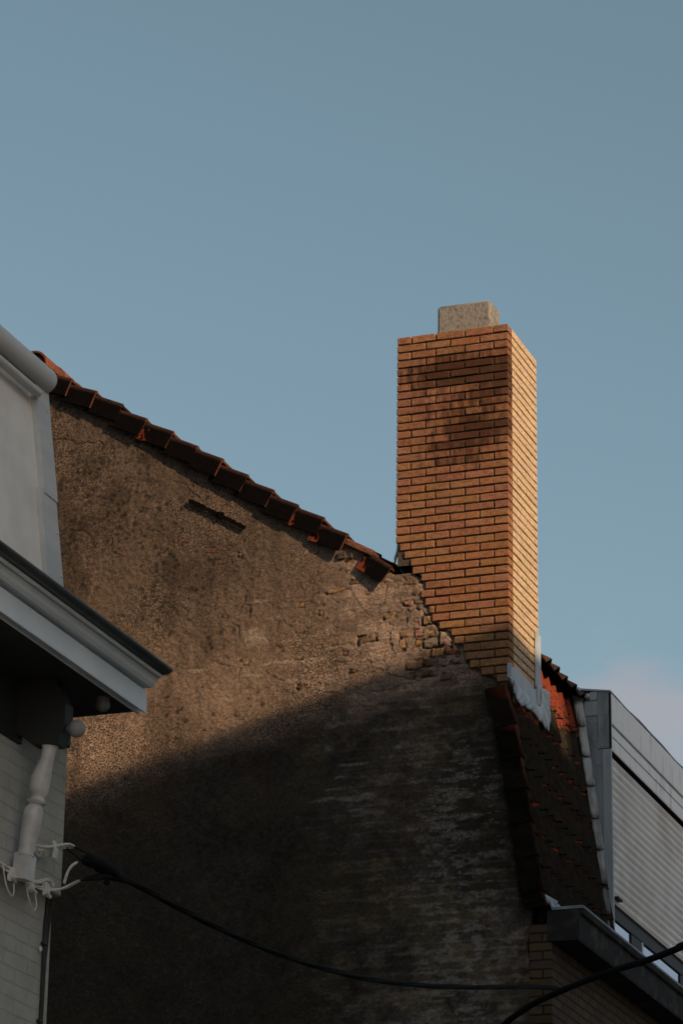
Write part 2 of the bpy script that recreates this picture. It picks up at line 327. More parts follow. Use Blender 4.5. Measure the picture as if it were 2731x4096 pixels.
# ---- gable wall: a height field with its own plaster relief and colour
LIM = {}
for zx, zy in [(290, 222), (325, 290), (370, 352), (437, 415), (455, 475), (485, 535), (460, 605), (520, 665), (522, 722), (600, 790), (690, 845), (718, 910), (770, 968), (785, 1025), (840, 1090), (930, 1150), (1045, 1205), (1050, 1262)]:
    p = at(1450+.5102*zx, 2100+.5102*zy, 1, 21.985); r = int(round((CZ-p[2])/CH))-1
    LIM[r] = p[0]
for r in range(min(LIM), max(LIM)):
    if r not in LIM: LIM[r] = LIM[r-1]+.02
def gable_wall():
    xs = np.concatenate([np.linspace(-15.2, -11.05, 10), np.arange(-11.0, -6.52, 0.0066)])
    zs = np.concatenate([np.linspace(0, 5.75, 8), np.arange(5.8, 12.15, 0.0066)])
    X, Z = np.meshgrid(xs, zs); nx, nz = len(xs), len(zs)
    n1 = fbm(X*1.1, Z*1.1, 4, 1); n2 = fbm(X*5, Z*5, 4, 11); n3 = fbm(X*20, Z*20, 4, 21); n4 = fbm(X*60, Z*60, 3, 31); n5 = vn(X*118, Z*118, 41)
    wx = X+0.05*(n2-0.5)+0.02*(n3-0.5); wz = Z+0.05*(fbm(X*5, Z*5, 3, 51)-0.5)+0.015*(fbm(X*20, Z*20, 3, 57)-0.5)
    def PX(x, z):                                # survey pixel of a wall point (for placing the surveyed patches)
        qx = x-CAM[0]; qy = GY-CAM[1]; qz = z-CAM[2]
        d = qx*FW[0]+qy*FW[1]+qz*FW[2]
        return PW/2+FPX*(qx*RT[0]+qy*RT[1]+qz*RT[2])/d, PH/2-FPX*(qx*UP[0]+qy*UP[1]+qz*UP[2])/d
    right = sst(-8.75, -7.75, X+0.5*(n1-0.5)+0.2*(n2-0.5))
    left = 1-sst(-10.2, -8.7, X+0.7*(n1-0.5))
    h = 0.014*(n1-0.5)+0.010*(n2-0.5)+0.0075*(n3-0.5)+0.005*(n4-0.5)+0.0022*(n5-0.5)
    # base colour: brown render, paler and pinker low and to the right
    t = sst(0.35, 0.65, n1)
    c = np.empty(X.shape+(3,))
    ca = np.array([0.205, 0.139, 0.098]); cb = np.array([0.290, 0.197, 0.138]); cc = np.array([0.365, 0.254, 0.192])
    c[:] = ca
    c = c+(cb-ca)*t[..., None]; c = c+(cc-c)*(right*(0.35+0.65*sst(0.4, 0.6, n2)))[..., None]
    # the belt low on the left is cleaner and warmer
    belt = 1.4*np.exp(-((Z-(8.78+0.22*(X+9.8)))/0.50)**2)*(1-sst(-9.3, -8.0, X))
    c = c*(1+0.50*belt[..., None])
    # painted shade below the cast-shadow line, mixed with damp grey-black and algae
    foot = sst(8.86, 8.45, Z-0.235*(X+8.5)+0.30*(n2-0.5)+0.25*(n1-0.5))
    shade_damp_col = np.array([0.0270, 0.0264, 0.0232])*np.clip(1+1.5*(n2-0.5)+1.2*(n3-.5)+1.1*(n4-.5), .25, 3)[..., None]
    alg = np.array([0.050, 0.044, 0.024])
    shade_damp_col = shade_damp_col+(alg-shade_damp_col)*(0.6*sst(0.5, 0.68, fbm(X*3.1, Z*3.1, 3, 77)))[..., None]
    c = c+(shade_damp_col-c)*(0.88*foot)[..., None]
    # speckle
    sp = fbm(X*38, Z*38, 3, 61)
    spk = sst(0.44, 0.62, sp)*(0.75*(1-0.75*right)+0.12)
    c = c*(1-0.22*spk[..., None]); h -= 0.002*spk
    c = c*(0.82+0.36*n4[..., None])*(0.9+0.2*n5[..., None])
    # lichen spots, thick towards the upper left
    f1, f2, cid = cells(wx*20, wz*20, 5)
    dens = np.clip(0.04+0.78*left*sst(8.8, 9.9, Z+.6*(n1-.5))*sst(0.38, 0.55, fbm(X*2.2, Z*2.2, 3, 5)+0.10*sst(9.4, 10.6, Z)), 0, 0.78)
    rad = 0.20+0.42*_h(np.floor(cid*9999), np.floor(cid*777), 3)
    spot = (cid < dens)*sst(rad, rad*0.25, f1+0.45*(n3-0.5)+.5*(n4-.5))*(1-foot*0.8)
    f1b, _, cidb = cells(wx*44+3, wz*44, 15)
    spot2 = (cidb < dens*0.85)*sst(0.46, 0.15, f1b)*(1-foot*0.8)
    dk = np.clip(spot*0.82+spot2*0.42, 0, 0.88)
    c = c*(1-dk[..., None])+np.array([0.038, 0.031, 0.024])*dk[..., None]
    # broad dark weathering stains
    st = sst(0.52, 0.70, fbm(X*2.0+3, Z*1.5, 4, 91))*(1-foot)
    c = c*(1-0.50*(st*(0.42+0.58*left))[..., None])
    up = (1-sst(-9.6, -7.9, X))*sst(9.2, 10.3, Z-0.1*(n1-.5)); c = c*(1-(0.24*up*(.6+.8*n2))[..., None])
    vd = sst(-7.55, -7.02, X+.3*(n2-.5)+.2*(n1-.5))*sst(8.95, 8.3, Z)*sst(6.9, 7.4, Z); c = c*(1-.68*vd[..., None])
    vs = sst(0.55, 0.75, fbm(X*9, Z*0.8, 3, 95))*(1-foot)
    c = c*(1-0.20*vs[..., None])
    # brick courses ghosting through the thin render on the right
    row = (Z+0.006*(n2-0.5)*2)/0.0725; fr = np.abs(row-np.floor(row)-0.5)*2
    joint = sst(0.45, 1.0, fr)
    ir = np.floor(row); bx = X/0.21+0.5*(ir % 2); bj = sst(0.86, 1.0, np.abs(bx-np.floor(bx)-0.5)*2)
    thin = right*sst(0.34, 0.55, fbm(X*2.5, Z*2.5, 3, 101))
    h += thin*(0.0035*joint*sst(0.42, 0.65, fbm(X*6, Z*9, 3, 103))-0.001*(1-bj))
    # pale washed joints: surveyed strokes on both sides of the shadow line
    px, pz = PX(wx, wz)
    def blob(x, y, rx, ry, rot=-0.09, rag=0.9):
        m = (np.abs(px-x) < rx*2.0+30) & (np.abs(pz-y) < ry*2.0+rx*0.3+30)
        o = np.zeros(X.shape)
        dx = px[m]-x; dy = pz[m]-y; u = dx*math.cos(rot)+dy*math.sin(rot); v = -dx*math.sin(rot)+dy*math.cos(rot)
        q = np.hypot(u/rx, v/ry)+rag*(n3[m]-0.5)*1.3+rag*(n4[m]-0.5)*0.8
        o[m] = sst(1.15, 0.72, q); return o
    pale = np.zeros(X.shape)
    for (x, y, rx, ry, k) in [(1021, 2548, 52, 34, .7), (1144, 2653, 50, 8, .9), (1246, 2638, 55, 10, 1), (1072, 2657, 42, 7, .9), (1006, 2706, 45, 6, .8), (792, 2684, 30, 9, .7), (1159, 2733, 36, 8, .8), (904, 2801, 26, 11, .6), (1455, 2508, 40, 24, .6), (1302, 2523, 12, 26, .7), (1345, 2590, 75, 8, .7), (1500, 2430, 60, 14, .45), (1040, 2405, 40, 6, .45), (1100, 2470, 46, 6, .3), (1370, 2440, 26, 9, .5), (1470, 2640, 60, 9, .5), (1330, 2760, 40, 7, .4), (1160, 2560, 40, 8, .35),
            (1330, 2893, 48, 13, .65), (1400, 2888, 40, 8, .55), (1345, 2870, 22, 14, .6), (1396, 2848, 20, 7, .5), (1310, 2995, 16, 14, .45), (1405, 3058, 62, 8, .65), (1365, 3110, 26, 8, .55), (1335, 3160, 42, 7, .55), (1300, 3200, 60, 7, .55), (1470, 3185, 32, 12, .7), (1400, 3198, 60, 8, .65), (1430, 3237, 40, 8, .6), (1470, 3245, 40, 10, .55), (1410, 3215, 8, 14, .4), (1230, 2862, 36, 7, .3), (1440, 2790, 40, 5, .35), (1560, 2780, 30, 8, .35)]:
        pale = np.maximum(pale, k*blob(x, y, rx, ry))
    # the streaky pale column right of the middle, in shade
    col_c = 1800+12*np.sin(pz/130.0); colm = np.exp(-((px-col_c-20)/(125+60*n1))**2)*sst(2880, 3080, pz)
    broad = np.exp(-((px-1850)/230)**2)*sst(2800, 3050, pz)*foot; c = c*(1+(1.1*broad*(.5+n3))[..., None]*np.array([1, 1, 1.02]))
    crs = sst(.44, .64, fbm(X*7+1.5*n2, Z*15+.8*n2, 4, 127, .62)+.13*(joint-.5))*right*foot; c = c*(0.80+.75*crs*(.4+1.2*n3))[..., None]
    str_n = fbm(X*9+.5*n2, Z*24+.5*n2, 4, 111, 0.6)+0.10*(joint-0.5)+0.10*(fbm(X*3, Z*3, 2, 117)-.5)
    stre = sst(0.575-0.120*colm, 0.67-0.120*colm, str_n)*sst(.05, .4, colm)
    pale = np.maximum(pale, stre*(0.45+0.55*n4)*(.55+.45*colm))
    wash = right*(1-foot)*sst(0.47, 0.60, fbm(X*4+.3*n2, Z*10, 4, 119, .6)+.05*(joint-.5))
    c = c*(1+0.38*wash[..., None]*np.array([1, .97, .93])); c = c*(1-.20*(right*(1-foot)*sst(.5, .62, fbm(X*5, Z*7, 4, 123)))[..., None])
    wide = right*sst(0.56, 0.74, fbm(X*5, Z*17, 3, 113))*joint
    pale = np.maximum(pale, 0.30*wide*(1-0.5*foot)); pale = np.clip(pale, 0, 1)
    pcol = np.where(foot[..., None] > 0.5, np.array([0.215, 0.207, 0.190]), np.array([0.40, 0.305, 0.24]))  # pale strokes drop to a darker tone inside the painted shade
    c = c+(pcol-c)*(pale*(0.45+0.55*sst(0.3, 0.6, n4)))[..., None]; h += 0.004*pale
    # bare bricks and stones showing where the render fell away
    def zq(z5x, z5y): return 1450+0.5102*z5x, 2100+0.5102*z5y
    def zr(x, y): return 1600+0.287*x, 2300+0.287*y
    och = np.array([0.30, 0.17, 0.07]); dch = np.array([0.12, 0.07, 0.035]); red = np.array([0.30, 0.075, 0.05]); pnk = np.array([0.42, 0.19, 0.13]); gry = np.array([0.22, 0.18, 0.14]); plc = np.array([0.30, 0.23, 0.18])
    stones = []
    for (x0, y0, x1, y1, k, up) in [(60, 10, 215, 120, dch, 1), (185, 180, 265, 270, dch, .6), (55, 350, 190, 430, pnk, .7), (315, 590, 510, 715, och, 1.2), (100, 620, 275, 730, gry, .8), (200, 640, 270, 720, red, .3), (190, 770, 320, 870, pnk, .5), (370, 790, 460, 840, och, .4), (0, 780, 150, 870, och, .3), (0, 880, 80, 1040, och, .9), (210, 905, 290, 990, och, .5), (310, 890, 505, 1010, gry, 1.0), (535, 770, 730, 1000, plc, .9), (620, 890, 700, 980, pnk, .2), (410, 1030, 620, 1150, och, .8), (620, 1020, 830, 1120, red, .9), (75, 1210, 300, 1320, och, .8), (300, 1215, 480, 1300, dch, .8), (520, 1170, 700, 1290, gry, .8), (730, 1150, 920, 1270, gry, .8), (180, 1360, 480, 1440, dch, .5), (560, 1400, 680, 1470, dch, .5), (330, 440, 500, 560, plc, .6), (240, 400, 400, 480, gry, .7)]:
        a = zr(x0, y0); e = zr(x1, y1); stones.append(((a[0]+e[0])/2, (a[1]+e[1])/2, (e[0]-a[0])/2, (e[1]-a[1])/2, k, up))
    stones += [(1465, 2554, 32, 15, dch, .9), (1205, 2753, 15, 9, dch, .7), (1281, 2449, 7, 7, och, .5), (1195, 2628, 11, 7, och, .5), (1373, 2613, 8, 6, red, .4), (1409, 2687, 11, 8, dch, .7), (976, 2648, 7, 8, och, .5), (865, 2197, 42, 9, np.array([0.16, 0.065, 0.04]), .3), (880, 2246, 30, 8, np.array([0.16, 0.07, 0.045]), .3), (962, 2225, 7, 8, och, .5), (1199, 2418, 9, 8, och, .4), (1560, 2460, 24, 13, och, .6), (716, 2172, 5, 8, red, .3), (1290, 2585, 30, 4, och, .3), (1165, 2585, 30, 4, och, .3), (1345, 2360, 40, 6, och, .4), (1420, 2325, 24, 8, dch, .4), (1500, 2262, 30, 9, och, .3), (1380, 2240, 28, 7, och, .3)]
    gap = np.zeros(X.shape); body = np.zeros(X.shape)
    for (x, y, rx, ry, k, up) in stones:
        m = (np.abs(px-x) < rx+40) & (np.abs(pz-y) < ry+40)
        u = (px[m]-x); v = (pz[m]-y)+0.09*u
        d = np.maximum(np.abs(u)/rx, np.abs(v)/ry)*0.88+np.hypot(u/rx, v/ry)*0.12+0.42*(n3[m]-0.5)+0.34*(n4[m]-0.5)+.3*(n2[m]-.5)
        s_ = sst(1.0, 0.82, d); ring = sst(1.0+7.0/min(rx, ry), 1.0, d)*(1-s_)
        vv = c[m]; mixk = (s_*0.72)[..., None]*(0.65+0.7*n3[m][..., None])
        c[m] = vv*(1-np.clip(mixk, 0, 1))+k*np.clip(mixk, 0, 1)*(0.75+0.5*n4[m][..., None])
        side = 0.35+0.65*((u < 0) | (v > 0))
        gap[m] = np.maximum(gap[m], ring*min(1, up)*side*sst(0.3, 0.55, fbm(X[m]*14, Z[m]*14, 2, 131))); body[m] = np.maximum(body[m], s_*up)
    h += 0.005*body-0.026*gap+0.004*body*(n3-.5)
    c = c*(1-0.85*gap[..., None])
    # map cracks and hairline cracks
    f1, f2, pid = cells(X*5.2+0.9*(n2-0.5)+0.5*(n3-0.5), Z*6.2+0.9*(fbm(X*6, Z*6, 3, 121)-0.5)+0.4*(n3-0.5), 25)
    e = f2-f1
    near = np.exp(-((X+7.55)/0.55)**2-((Z-9.25)/0.55)**2)
    h += 0.010*(pid-.5)*np.clip(near*1.4, 0, 1)
    ck = 0.9*sst(0.045, 0.008, e)*np.clip(near*1.3, 0, 1)*sst(0.40, 0.6, fbm(X*4, Z*4, 2, 141))
    f1, f2, _ = cells(X*3.1+0.7*(n2-0.5)+0.3*(n3-0.5), Z*3.1+0.7*(fbm(X*5, Z*5, 3, 151)-0.5)+0.25*(n3-0.5), 35)
    ck = np.maximum(ck, 0.6*sst(0.018, 0.003, f2-f1)*sst(0.50, 0.62, fbm(X*2.6, Z*2.6, 2, 161))*(1-foot*0.7))
    rs = np.random.default_rng(3)
    paths = [[(215, 1757), (262, 1757), (292, 1762), (300, 1777), (345, 1772), (395, 1770), (425, 1800)], [(700, 1930), (745, 1940), (762, 1965), (800, 1996)], [(985, 2365), (982, 2415), (1002, 2420), (1000, 2470)], [(930, 2497), (955, 2502), (950, 2535)], [(445, 2155), (446, 2205), (470, 2215), (500, 2230)], [(1060, 2685), (1095, 2712), (1130, 2730)], [(955, 2670), (950, 2715)], [(850, 2640), (875, 2655), (920, 2658)], [(590, 2115), (640, 2130), (680, 2170), (750, 2175)], [(280, 2120), (330, 2125), (365, 2160), (380, 2200)], [(1335, 2480), (1330, 2500), (1345, 2520)], [(1115, 2480), (1108, 2520)]]
    for k in range(60):
        x = rs.uniform(260, 1700); y = rs.uniform(1750, 2750)
        if rs.random() < 0.45: x = rs.uniform(1100, 1720); y = rs.uniform(2280, 2760)
        a = rs.choice([1.57, 0.1, 2.6, 0.6]); p = [(x, y)]
        for q in range(rs.integers(3, 9)):
            a += rs.normal(0, 0.5); x += 13*math.cos(a); y += 13*math.sin(a); p.append((x, y))
        paths.append(p)
    for pi_, p in enumerate(paths):
        for (a, b_) in zip(p[:-1], p[1:]):
            m = (px > min(a[0], b_[0])-14) & (px < max(a[0], b_[0])+14) & (pz > min(a[1], b_[1])-14) & (pz < max(a[1], b_[1])+14)
            if not m.any(): continue
            qx = px[m]; qz = pz[m]; L = np.array(b_)-np.array(a); t = np.clip(((qx-a[0])*L[0]+(qz-a[1])*L[1])/(L@L), 0, 1)
            d = np.hypot(qx-a[0]-t*L[0], qz-a[1]-t*L[1]); ck[m] = np.maximum(ck[m], sst(3.1, 1.1, d)*(0.85 if pi_ < 12 else 0.6))
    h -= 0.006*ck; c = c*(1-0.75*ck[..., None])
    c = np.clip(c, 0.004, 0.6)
    rk = sorted(LIM); LZ = [CZ-(r+1)*CH for r in rk]; LXs = [LIM[r] for r in rk]
    lim = np.interp(Z, LZ[::-1], LXs[::-1], left=-6.70, right=LXs[0])
    h = np.where((X > lim-0.01) & (Z < 9.98), np.minimum(h, 0.0)-0.012, h)
    Y = GY-h
    # outline: under the verge, behind the chimney and the steep slope, ragged corner below
    zc = (Z[:-1, :-1]+Z[1:, 1:])/2; xc = (X[:-1, :-1]+X[1:, 1:])/2; nn = n3[:-1, :-1]
    top = np.where(xc > -10.87, verge_z(xc)-0.055, 11.93-(-10.87-xc)*0.66)
    keep = (zc < top)
    lowr = np.where(zc < 7.16, -6.625+0.05*(nn-0.5)+0.02*np.sin(zc*9), MX(zc)-0.03)
    keep &= xc < np.where(zc > 8.66, np.minimum(lim[:-1, :-1]+0.035, -6.785), lowr)
    keep &= ~((xc > CX0+0.02) & (zc > 9.97))
    idx = np.arange(nx*nz).reshape(nz, nx)
    q = np.stack([idx[:-1, :-1], idx[:-1, 1:], idx[1:, 1:], idx[1:, :-1]], -1)[keep]
    used = np.unique(q); remap = np.full(nx*nz, -1); remap[used] = np.arange(len(used))
    V = np.stack([X.ravel(), Y.ravel(), Z.ravel()], 1)[used]; q = remap[q]
    me = bpy.data.meshes.new('gable_wall')
    me.vertices.add(len(V)); me.vertices.foreach_set('co', V.astype(np.float32).ravel())
    me.loops.add(q.size); me.loops.foreach_set('vertex_index', q.astype(np.int32).ravel())
    me.polygons.add(len(q)); me.polygons.foreach_set('loop_start', np.arange(0, q.size, 4, dtype=np.int32))
    me.update(calc_edges=True); me.validate()
    a = me.color_attributes.new('Col', 'FLOAT_COLOR', 'POINT')
    spa = np.clip((0.95*(1-0.6*right)*(1-0.1*foot)+0.08)*(0.35+1.0*sst(0.35, 0.65, n1)), 0, 0.9)
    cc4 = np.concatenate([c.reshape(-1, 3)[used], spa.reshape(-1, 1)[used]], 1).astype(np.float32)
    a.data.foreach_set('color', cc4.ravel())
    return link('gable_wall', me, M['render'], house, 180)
gable_wall()
# masonry body of the house behind the skin
mb = MB()
mb.prism([(-15.2, 0), (-6.66, 0), (-6.66, 7.1), (-6.86, 9.1), (-10.87, 11.75), (-15.2, 8.9)], 1, GY+0.03, 36)
mb.build('wall_core', M['mortar'], house)

# ---- chimney
def chimney():
    mb = MB(); W_ = CX1-CX0; J = 0.0055; rs = np.random.default_rng(11)
    A = [0, .128, .35, .612, .872, 1]; B = [0, .26, .478, .742, 1]
    def stain(x, z):
        s = 0.0
        for (bx, bz, rx, rz, k) in [(-7.05, 11.44, .40, .11, .66), (-6.87, 11.32, .17, .22, .52), (-7.45, 11.42, .24, .12, .52), (-7.10, 11.15, .44, .25, .27), (-7.2, 10.85, .45, .32, .20), (-6.9, 10.93, .14, .05, .5), (-7.16, 11.25, .045, .35, .35), (-6.93, 11.1, .04, .4, .4), (-7.33, 10.7, .035, .22, .45), (-7.05, 10.6, .035, .3, .4), (-6.84, 10.7, .05, .2, .3), (-6.95, 10.93, .13, .07, .6), (-7.32, 10.78, .12, .10, .5), (-7.10, 10.75, .10, .14, .5), (-6.86, 10.88, .09, .07, .5), (-7.14, 11.47, .07, .07, .5)]:
            s += k*math.exp(-((x-bx)/rx)**2-((z-bz)/rz)**2)
        return min(s, .95)
    def front_col(x, z):
        s = stain(x, z)
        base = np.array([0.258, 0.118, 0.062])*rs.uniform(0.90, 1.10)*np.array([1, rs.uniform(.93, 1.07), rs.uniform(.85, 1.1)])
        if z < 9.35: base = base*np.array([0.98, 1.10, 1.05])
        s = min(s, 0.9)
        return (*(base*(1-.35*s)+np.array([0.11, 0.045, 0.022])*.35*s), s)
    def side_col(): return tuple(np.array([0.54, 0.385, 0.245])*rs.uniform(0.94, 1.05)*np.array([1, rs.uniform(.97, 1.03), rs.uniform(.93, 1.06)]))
    def put(x0, x1, y0, y1, z0, z1, front):
        if front:                                   # weathering follows the stains along the face, several colour samples per brick
            n = max(1, int(round((x1-x0)/0.06))); e = np.linspace(x0, x1, n+1); o = len(mb.v); zz = (z0+z1)/2
            mb.box((x0, y0, z0), (x1, y1, z1), 0.0045, 0.0012, (1, 1, 1))
            k = front_col((x0+x1)/2, zz)
            jb = rs.uniform(.70, 1.25)
            for i in range(o, len(mb.v)): mb.c[i] = (*k[:3], 1.12*jb*stain(mb.v[i][0], zz)+.06)
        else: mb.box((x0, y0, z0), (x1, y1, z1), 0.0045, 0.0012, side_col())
    for r in range(0, 58):
        z1 = CZ-r*CH-J; z0 = CZ-(r+1)*CH+J
        if r == 0: z1 = CZ
        for (fr, back) in ((A if r % 2 == 0 else B, 0), (B if r % 2 == 0 else A, 1)):
            for i in range(len(fr)-1):
                x0 = CX0+W_*fr[i]+(J if i else 0); x1 = CX0+W_*fr[i+1]-(J if i < len(fr)-2 else 0)
                dx = rs.normal(0, .0015); yo = rs.normal(0, .0016)
                if not back:
                    lim = LIM.get(r, -9)
                    if r > max(LIM): lim = 9
                    if x1 < lim+0.03: continue
                    x0 = max(x0, lim)
                    put(x0+(dx if i else 0), x1+(dx if i < len(fr)-2 else 0), GY-0.016+yo, GY+0.1, z0, z1, True)
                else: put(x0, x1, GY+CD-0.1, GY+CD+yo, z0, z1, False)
        ys = [.1, .22, .455, CD-.1] if r % 2 == 0 else [.1, .335, .57, CD-.1]
        for i in range(len(ys)-1):
            xo = rs.normal(0, .0010)
            if z1 < 8.73: continue
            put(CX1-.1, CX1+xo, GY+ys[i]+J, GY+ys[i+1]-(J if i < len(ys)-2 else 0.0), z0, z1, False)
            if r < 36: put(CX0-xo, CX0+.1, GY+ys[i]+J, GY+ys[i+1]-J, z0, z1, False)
    ch = mb.build('chimney', M['brick'], house)
    m2 = MB(); m2.box((CX0+.012, GY-0.001, CZ-.012-1.9), (CX1-.007, GY+CD-.012, CZ-.010)); m2.box((CX0+.03, GY+.05, 8.0), (CX1-.12, GY+CD-.012, CZ-1.9)); m2.box((CX1-.13, GY+.02, 8.74), (CX1-.009, GY+CD-.012, CZ-1.9))
    m2.prism([(CX0+.02, CZ-1.905), (CX1-.012, CZ-1.905), (CX1-.012, 8.62)]+[(LIM[r]+.012, CZ-(r+.6)*CH) for r in sorted(LIM, reverse=True)], 1, GY+0.0, GY+.3)
    m2.build('mortar_bed', M['mortar'], ch)
    # flue block on top
    y0 = GY+0.13
    a = at(1748.5, 1227.5, 1, y0); e = at(1955, 1199.5, 1, y0); bk = at(1998.5, 1238, 0, e[0]+0.012)
    m3 = MB(); m3.box((a[0], y0, CZ-.012), (e[0]+0.012, bk[1], (a[2]+e[2])/2+.004), 0.018, 0.002)
    m3.build('flue_block', M['concrete'], ch, 40)
    return ch
chim = chimney()

# ---- lead flashings round the chimney foot
def q4(x, y): return 1860+.2551*x, 2450+.2551*y
def flash_plate(name, pts, X, th, m, parent):
    P = [at(*q4(*p), 0, X) for p in pts]; mb = MB(); n = len(P)
    mb.add([*P, *[p-np.array([th, 0, 0]) for p in P]], [tuple(range(n)), tuple(range(2*n-1, n-1, -1))]+[(i, (i+1) % n, n+(i+1) % n, n+i) for i in range(n)])
    return mb.build(name, m, parent)
side_pts = [(712, 785), (728, 800), (738, 862), (760, 852), (800, 870), (900, 975), (1000, 1085), (1065, 1165), (1080, 1210), (1105, 1190), (1122, 1200), (1135, 1440), (1165, 1478), (1060, 1390), (900, 1220), (715, 1015)]
flash_plate('side_flashing', side_pts, CX1+0.012, 0.008, M['lead'], chim)
flash_plate('upstand_flashing', [(1113, 312), (1135, 320), (1145, 378), (1160, 350), (1180, 375), (1183, 600), (1186, 1030), (1205, 1180), (1178, 1462), (1140, 1445), (1126, 1190), (1113, 1150)], CX1+0.02, 0.012, M['lead'], chim)
P = [at(*q4(*p), 1, GY-0.026) for p in [(658, 785), (716, 785), (716, 1015), (654, 1003)]]
mb = MB(); mb.add([*P, *[p+np.array([0, .008, 0]) for p in P]], [(0, 1, 2, 3), (7, 6, 5, 4), (0, 1, 5, 4), (1, 2, 6, 5), (2, 3, 7, 6), (3, 0, 4, 7)]); mb.build('corner_flashing', M['lead'], chim)
def skirt():
    top = [(657, 1006), (716, 1020), (800, 1115), (900, 1222), (980, 1305), (1060, 1392), (1110, 1440), (1162, 1478), (1178, 1440), (1186, 1300), (1190, 1190)]
    bot = [(672, 1085), (738, 1150), (775, 1305), (818, 1390), (870, 1462), (950, 1480), (1090, 1598), (1180, 1730), (1310, 1868), (1322, 1700), (1232, 1250)]
    s_ = np.linspace(0, len(top)-1, 67); k = np.arange(len(top))
    T = np.stack([np.interp(s_, k, [p[i] for p in top]) for i in (0, 1)], 1); B_ = np.stack([np.interp(s_, k, [p[i] for p in bot]) for i in (0, 1)], 1)
    rs = np.random.default_rng(5); rag = rs.normal(0, 1, len(s_)); B_[:, 1] += 9*np.sin(s_*5.1)*(s_ > .8)*(s_ < 8)+3.5*rag*(s_ > .8)
    vs = []; n = 7
    wr = np.cumsum(rs.normal(0, 1, len(s_))); wr -= np.linspace(wr[0], wr[-1], len(wr)); wr = np.sin(s_*7.3)+.6*np.sin(s_*13.7+1)+.4*rs.normal(0, 1, len(s_))
    for i in range(len(s_)):
        p0 = at(*q4(*T[i]), 0, CX1+0.024); p1 = on_plane(*q4(*B_[i]), (-6.56+0.05, 22, 7.2), (1, 0, .15))
        if p1[0] < p0[0]: p1[0] = p0[0]+.005
        for j in range(n):
            t = j/(n-1); p = p0+(p1-p0)*t; d = -ray(*q4(*T[i])); d /= np.linalg.norm(d)
            vs.append(p+np.array([1, -.3, .1])*(.006*wr[i]*math.sin(math.pi*min(1, t*.8+.1))+.012*math.sin(math.pi*t)))
    fs = [(i*n+j, (i+1)*n+j, (i+1)*n+j+1, i*n+j+1) for i in range(len(s_)-1) for j in range(n-1)]
    mb = MB(); mb.add(vs, fs); o = mb.build('lead_skirt', M['lead'], chim, 180)
    sd = o.modifiers.new('thickness', 'SOLIDIFY'); sd.thickness = 0.003
skirt()
# small upright lead strip where the verge runs into the chimney
P = [at(1250+.2551*x, 2050+.2551*y, 1, GY+0.02) for x, y in [(1325, 405), (1358, 410), (1350, 560), (1300, 700), (1280, 790), (1245, 770), (1300, 640), (1318, 560)]]
mb = MB(); n = len(P); mb.add([*P, *[p+np.array([0, .03, 0]) for p in P]], [tuple(range(n)), tuple(range(2*n-1, n-1, -1))]+[(i, (i+1) % n, n+(i+1) % n, n+i) for i in range(n)])
mb.build('verge_flashing', M['lead'], chim)

# ---- tiles
BLK = (0.0040, 0.0030, 0.0026); DBR = (0.024, 0.013, 0.010); ORG = (0.34, 0.068, 0.034); BRN = (0.085, 0.034, 0.023)
def mixc(a, b_, t): return tuple(a[i]*(1-t)+b_[i]*t for i in range(3))
def verge(name, P, depth, rng, wear=True, skip=(), flip=False):
    """overlapping L-shaped verge tiles whose lower outer corners are the points P"""
    mb = MB(); rs = np.random.default_rng(rng)
    for k in range(1, len(P)):
        e = P[k]; s0 = P[k-1]; d = e-s0; L = np.linalg.norm(d); d /= L
        nrm = np.array([-d[2], 0, d[0]]);
        if nrm[2] < 0 or (abs(nrm[2]) < .3 and nrm[0] < 0): nrm = -nrm
        st = s0-nrm*0.044-d*0.05
        dd = e-st; Ld = np.linalg.norm(dd); dd /= Ld; nr = np.array([-dd[2], 0, dd[0]]); nr = nr if nr@nrm > 0 else -nr
        r = 0.020
        prof = [(0, -depth), (0, -.032), (0, -r*.8), (.004, -.004), (.013, .006), (.024, .006), (.036, 0), (.055, -.004), (.33, -.006), (.33, -.02), (.018, -.02), (.016, -depth)]
        if k in skip: prof = [(.012, -.045), (.012, -r), (.018, -.004), (.025, .002), (.036, 0), (.05, -.004), (.33, -.006), (.33, -.02), (.06, -.025), (.055, -.045)]
        N = 12; fr = []; cols = []
        worn = rs.random() < 0.55 and wear; size = rs.uniform(.2, .75); jz = rs.normal(0, .006); jy = rs.normal(0, .005)
        for t in [*np.linspace(0, .955, N-1), .98, 1.0]:
            o = st+dd*(Ld*t); o = np.array([o[0], VY+jy-.006+.026*(1-t), o[2]])+nr*jz
            fr.append((o, (0, 1, 0), nr))
            tt = (Ld*t-0.05)/(Ld-.05)
            for (a, b_) in prof:
                c = BLK
                if b_ > -.03 and a > .003: c = mixc(DBR, BRN, .30*rs.random())
                if abs(b_+r*.8) < .001: c = DBR
                al = 0.0
                if worn and tt < .75 and b_ < -.01 and a < .005: al = max(0, size*(1-tt/(.40+.25*size)))*(.95 if b_ < -.05 else .55)
                if wear and tt > 0.985 and rs.random() < .6: c = mixc(c, (.16, .06, .035), .75)
                if k in skip: c = mixc(BRN, (.16, .075, .05), rs.random())
                cols.append((*c[:3], al))
        n = len(prof); vs = [np.array(o)+a*np.array(A)+b_*np.array(B_) for (o, A, B_) in fr for (a, b_) in prof]
        K = len(fr); fs = [(q*n+i, q*n+(i+1) % n, (q+1)*n+(i+1) % n, (q+1)*n+i) for q in range(K-1) for i in range(n)]+[tuple(range(n-1, -1, -1)), tuple((K-1)*n+i for i in range(n))]
        mb.add(vs, fs, cols)
    return mb.build(name, M['tile'], house, 35)
VTL = [vt(-3.98)]+VT[:-1]+[vt(11.0), VT[-1]]
verge('roof_verge', VTL, 0.150, 4, skip=(len(VTL)-2,))
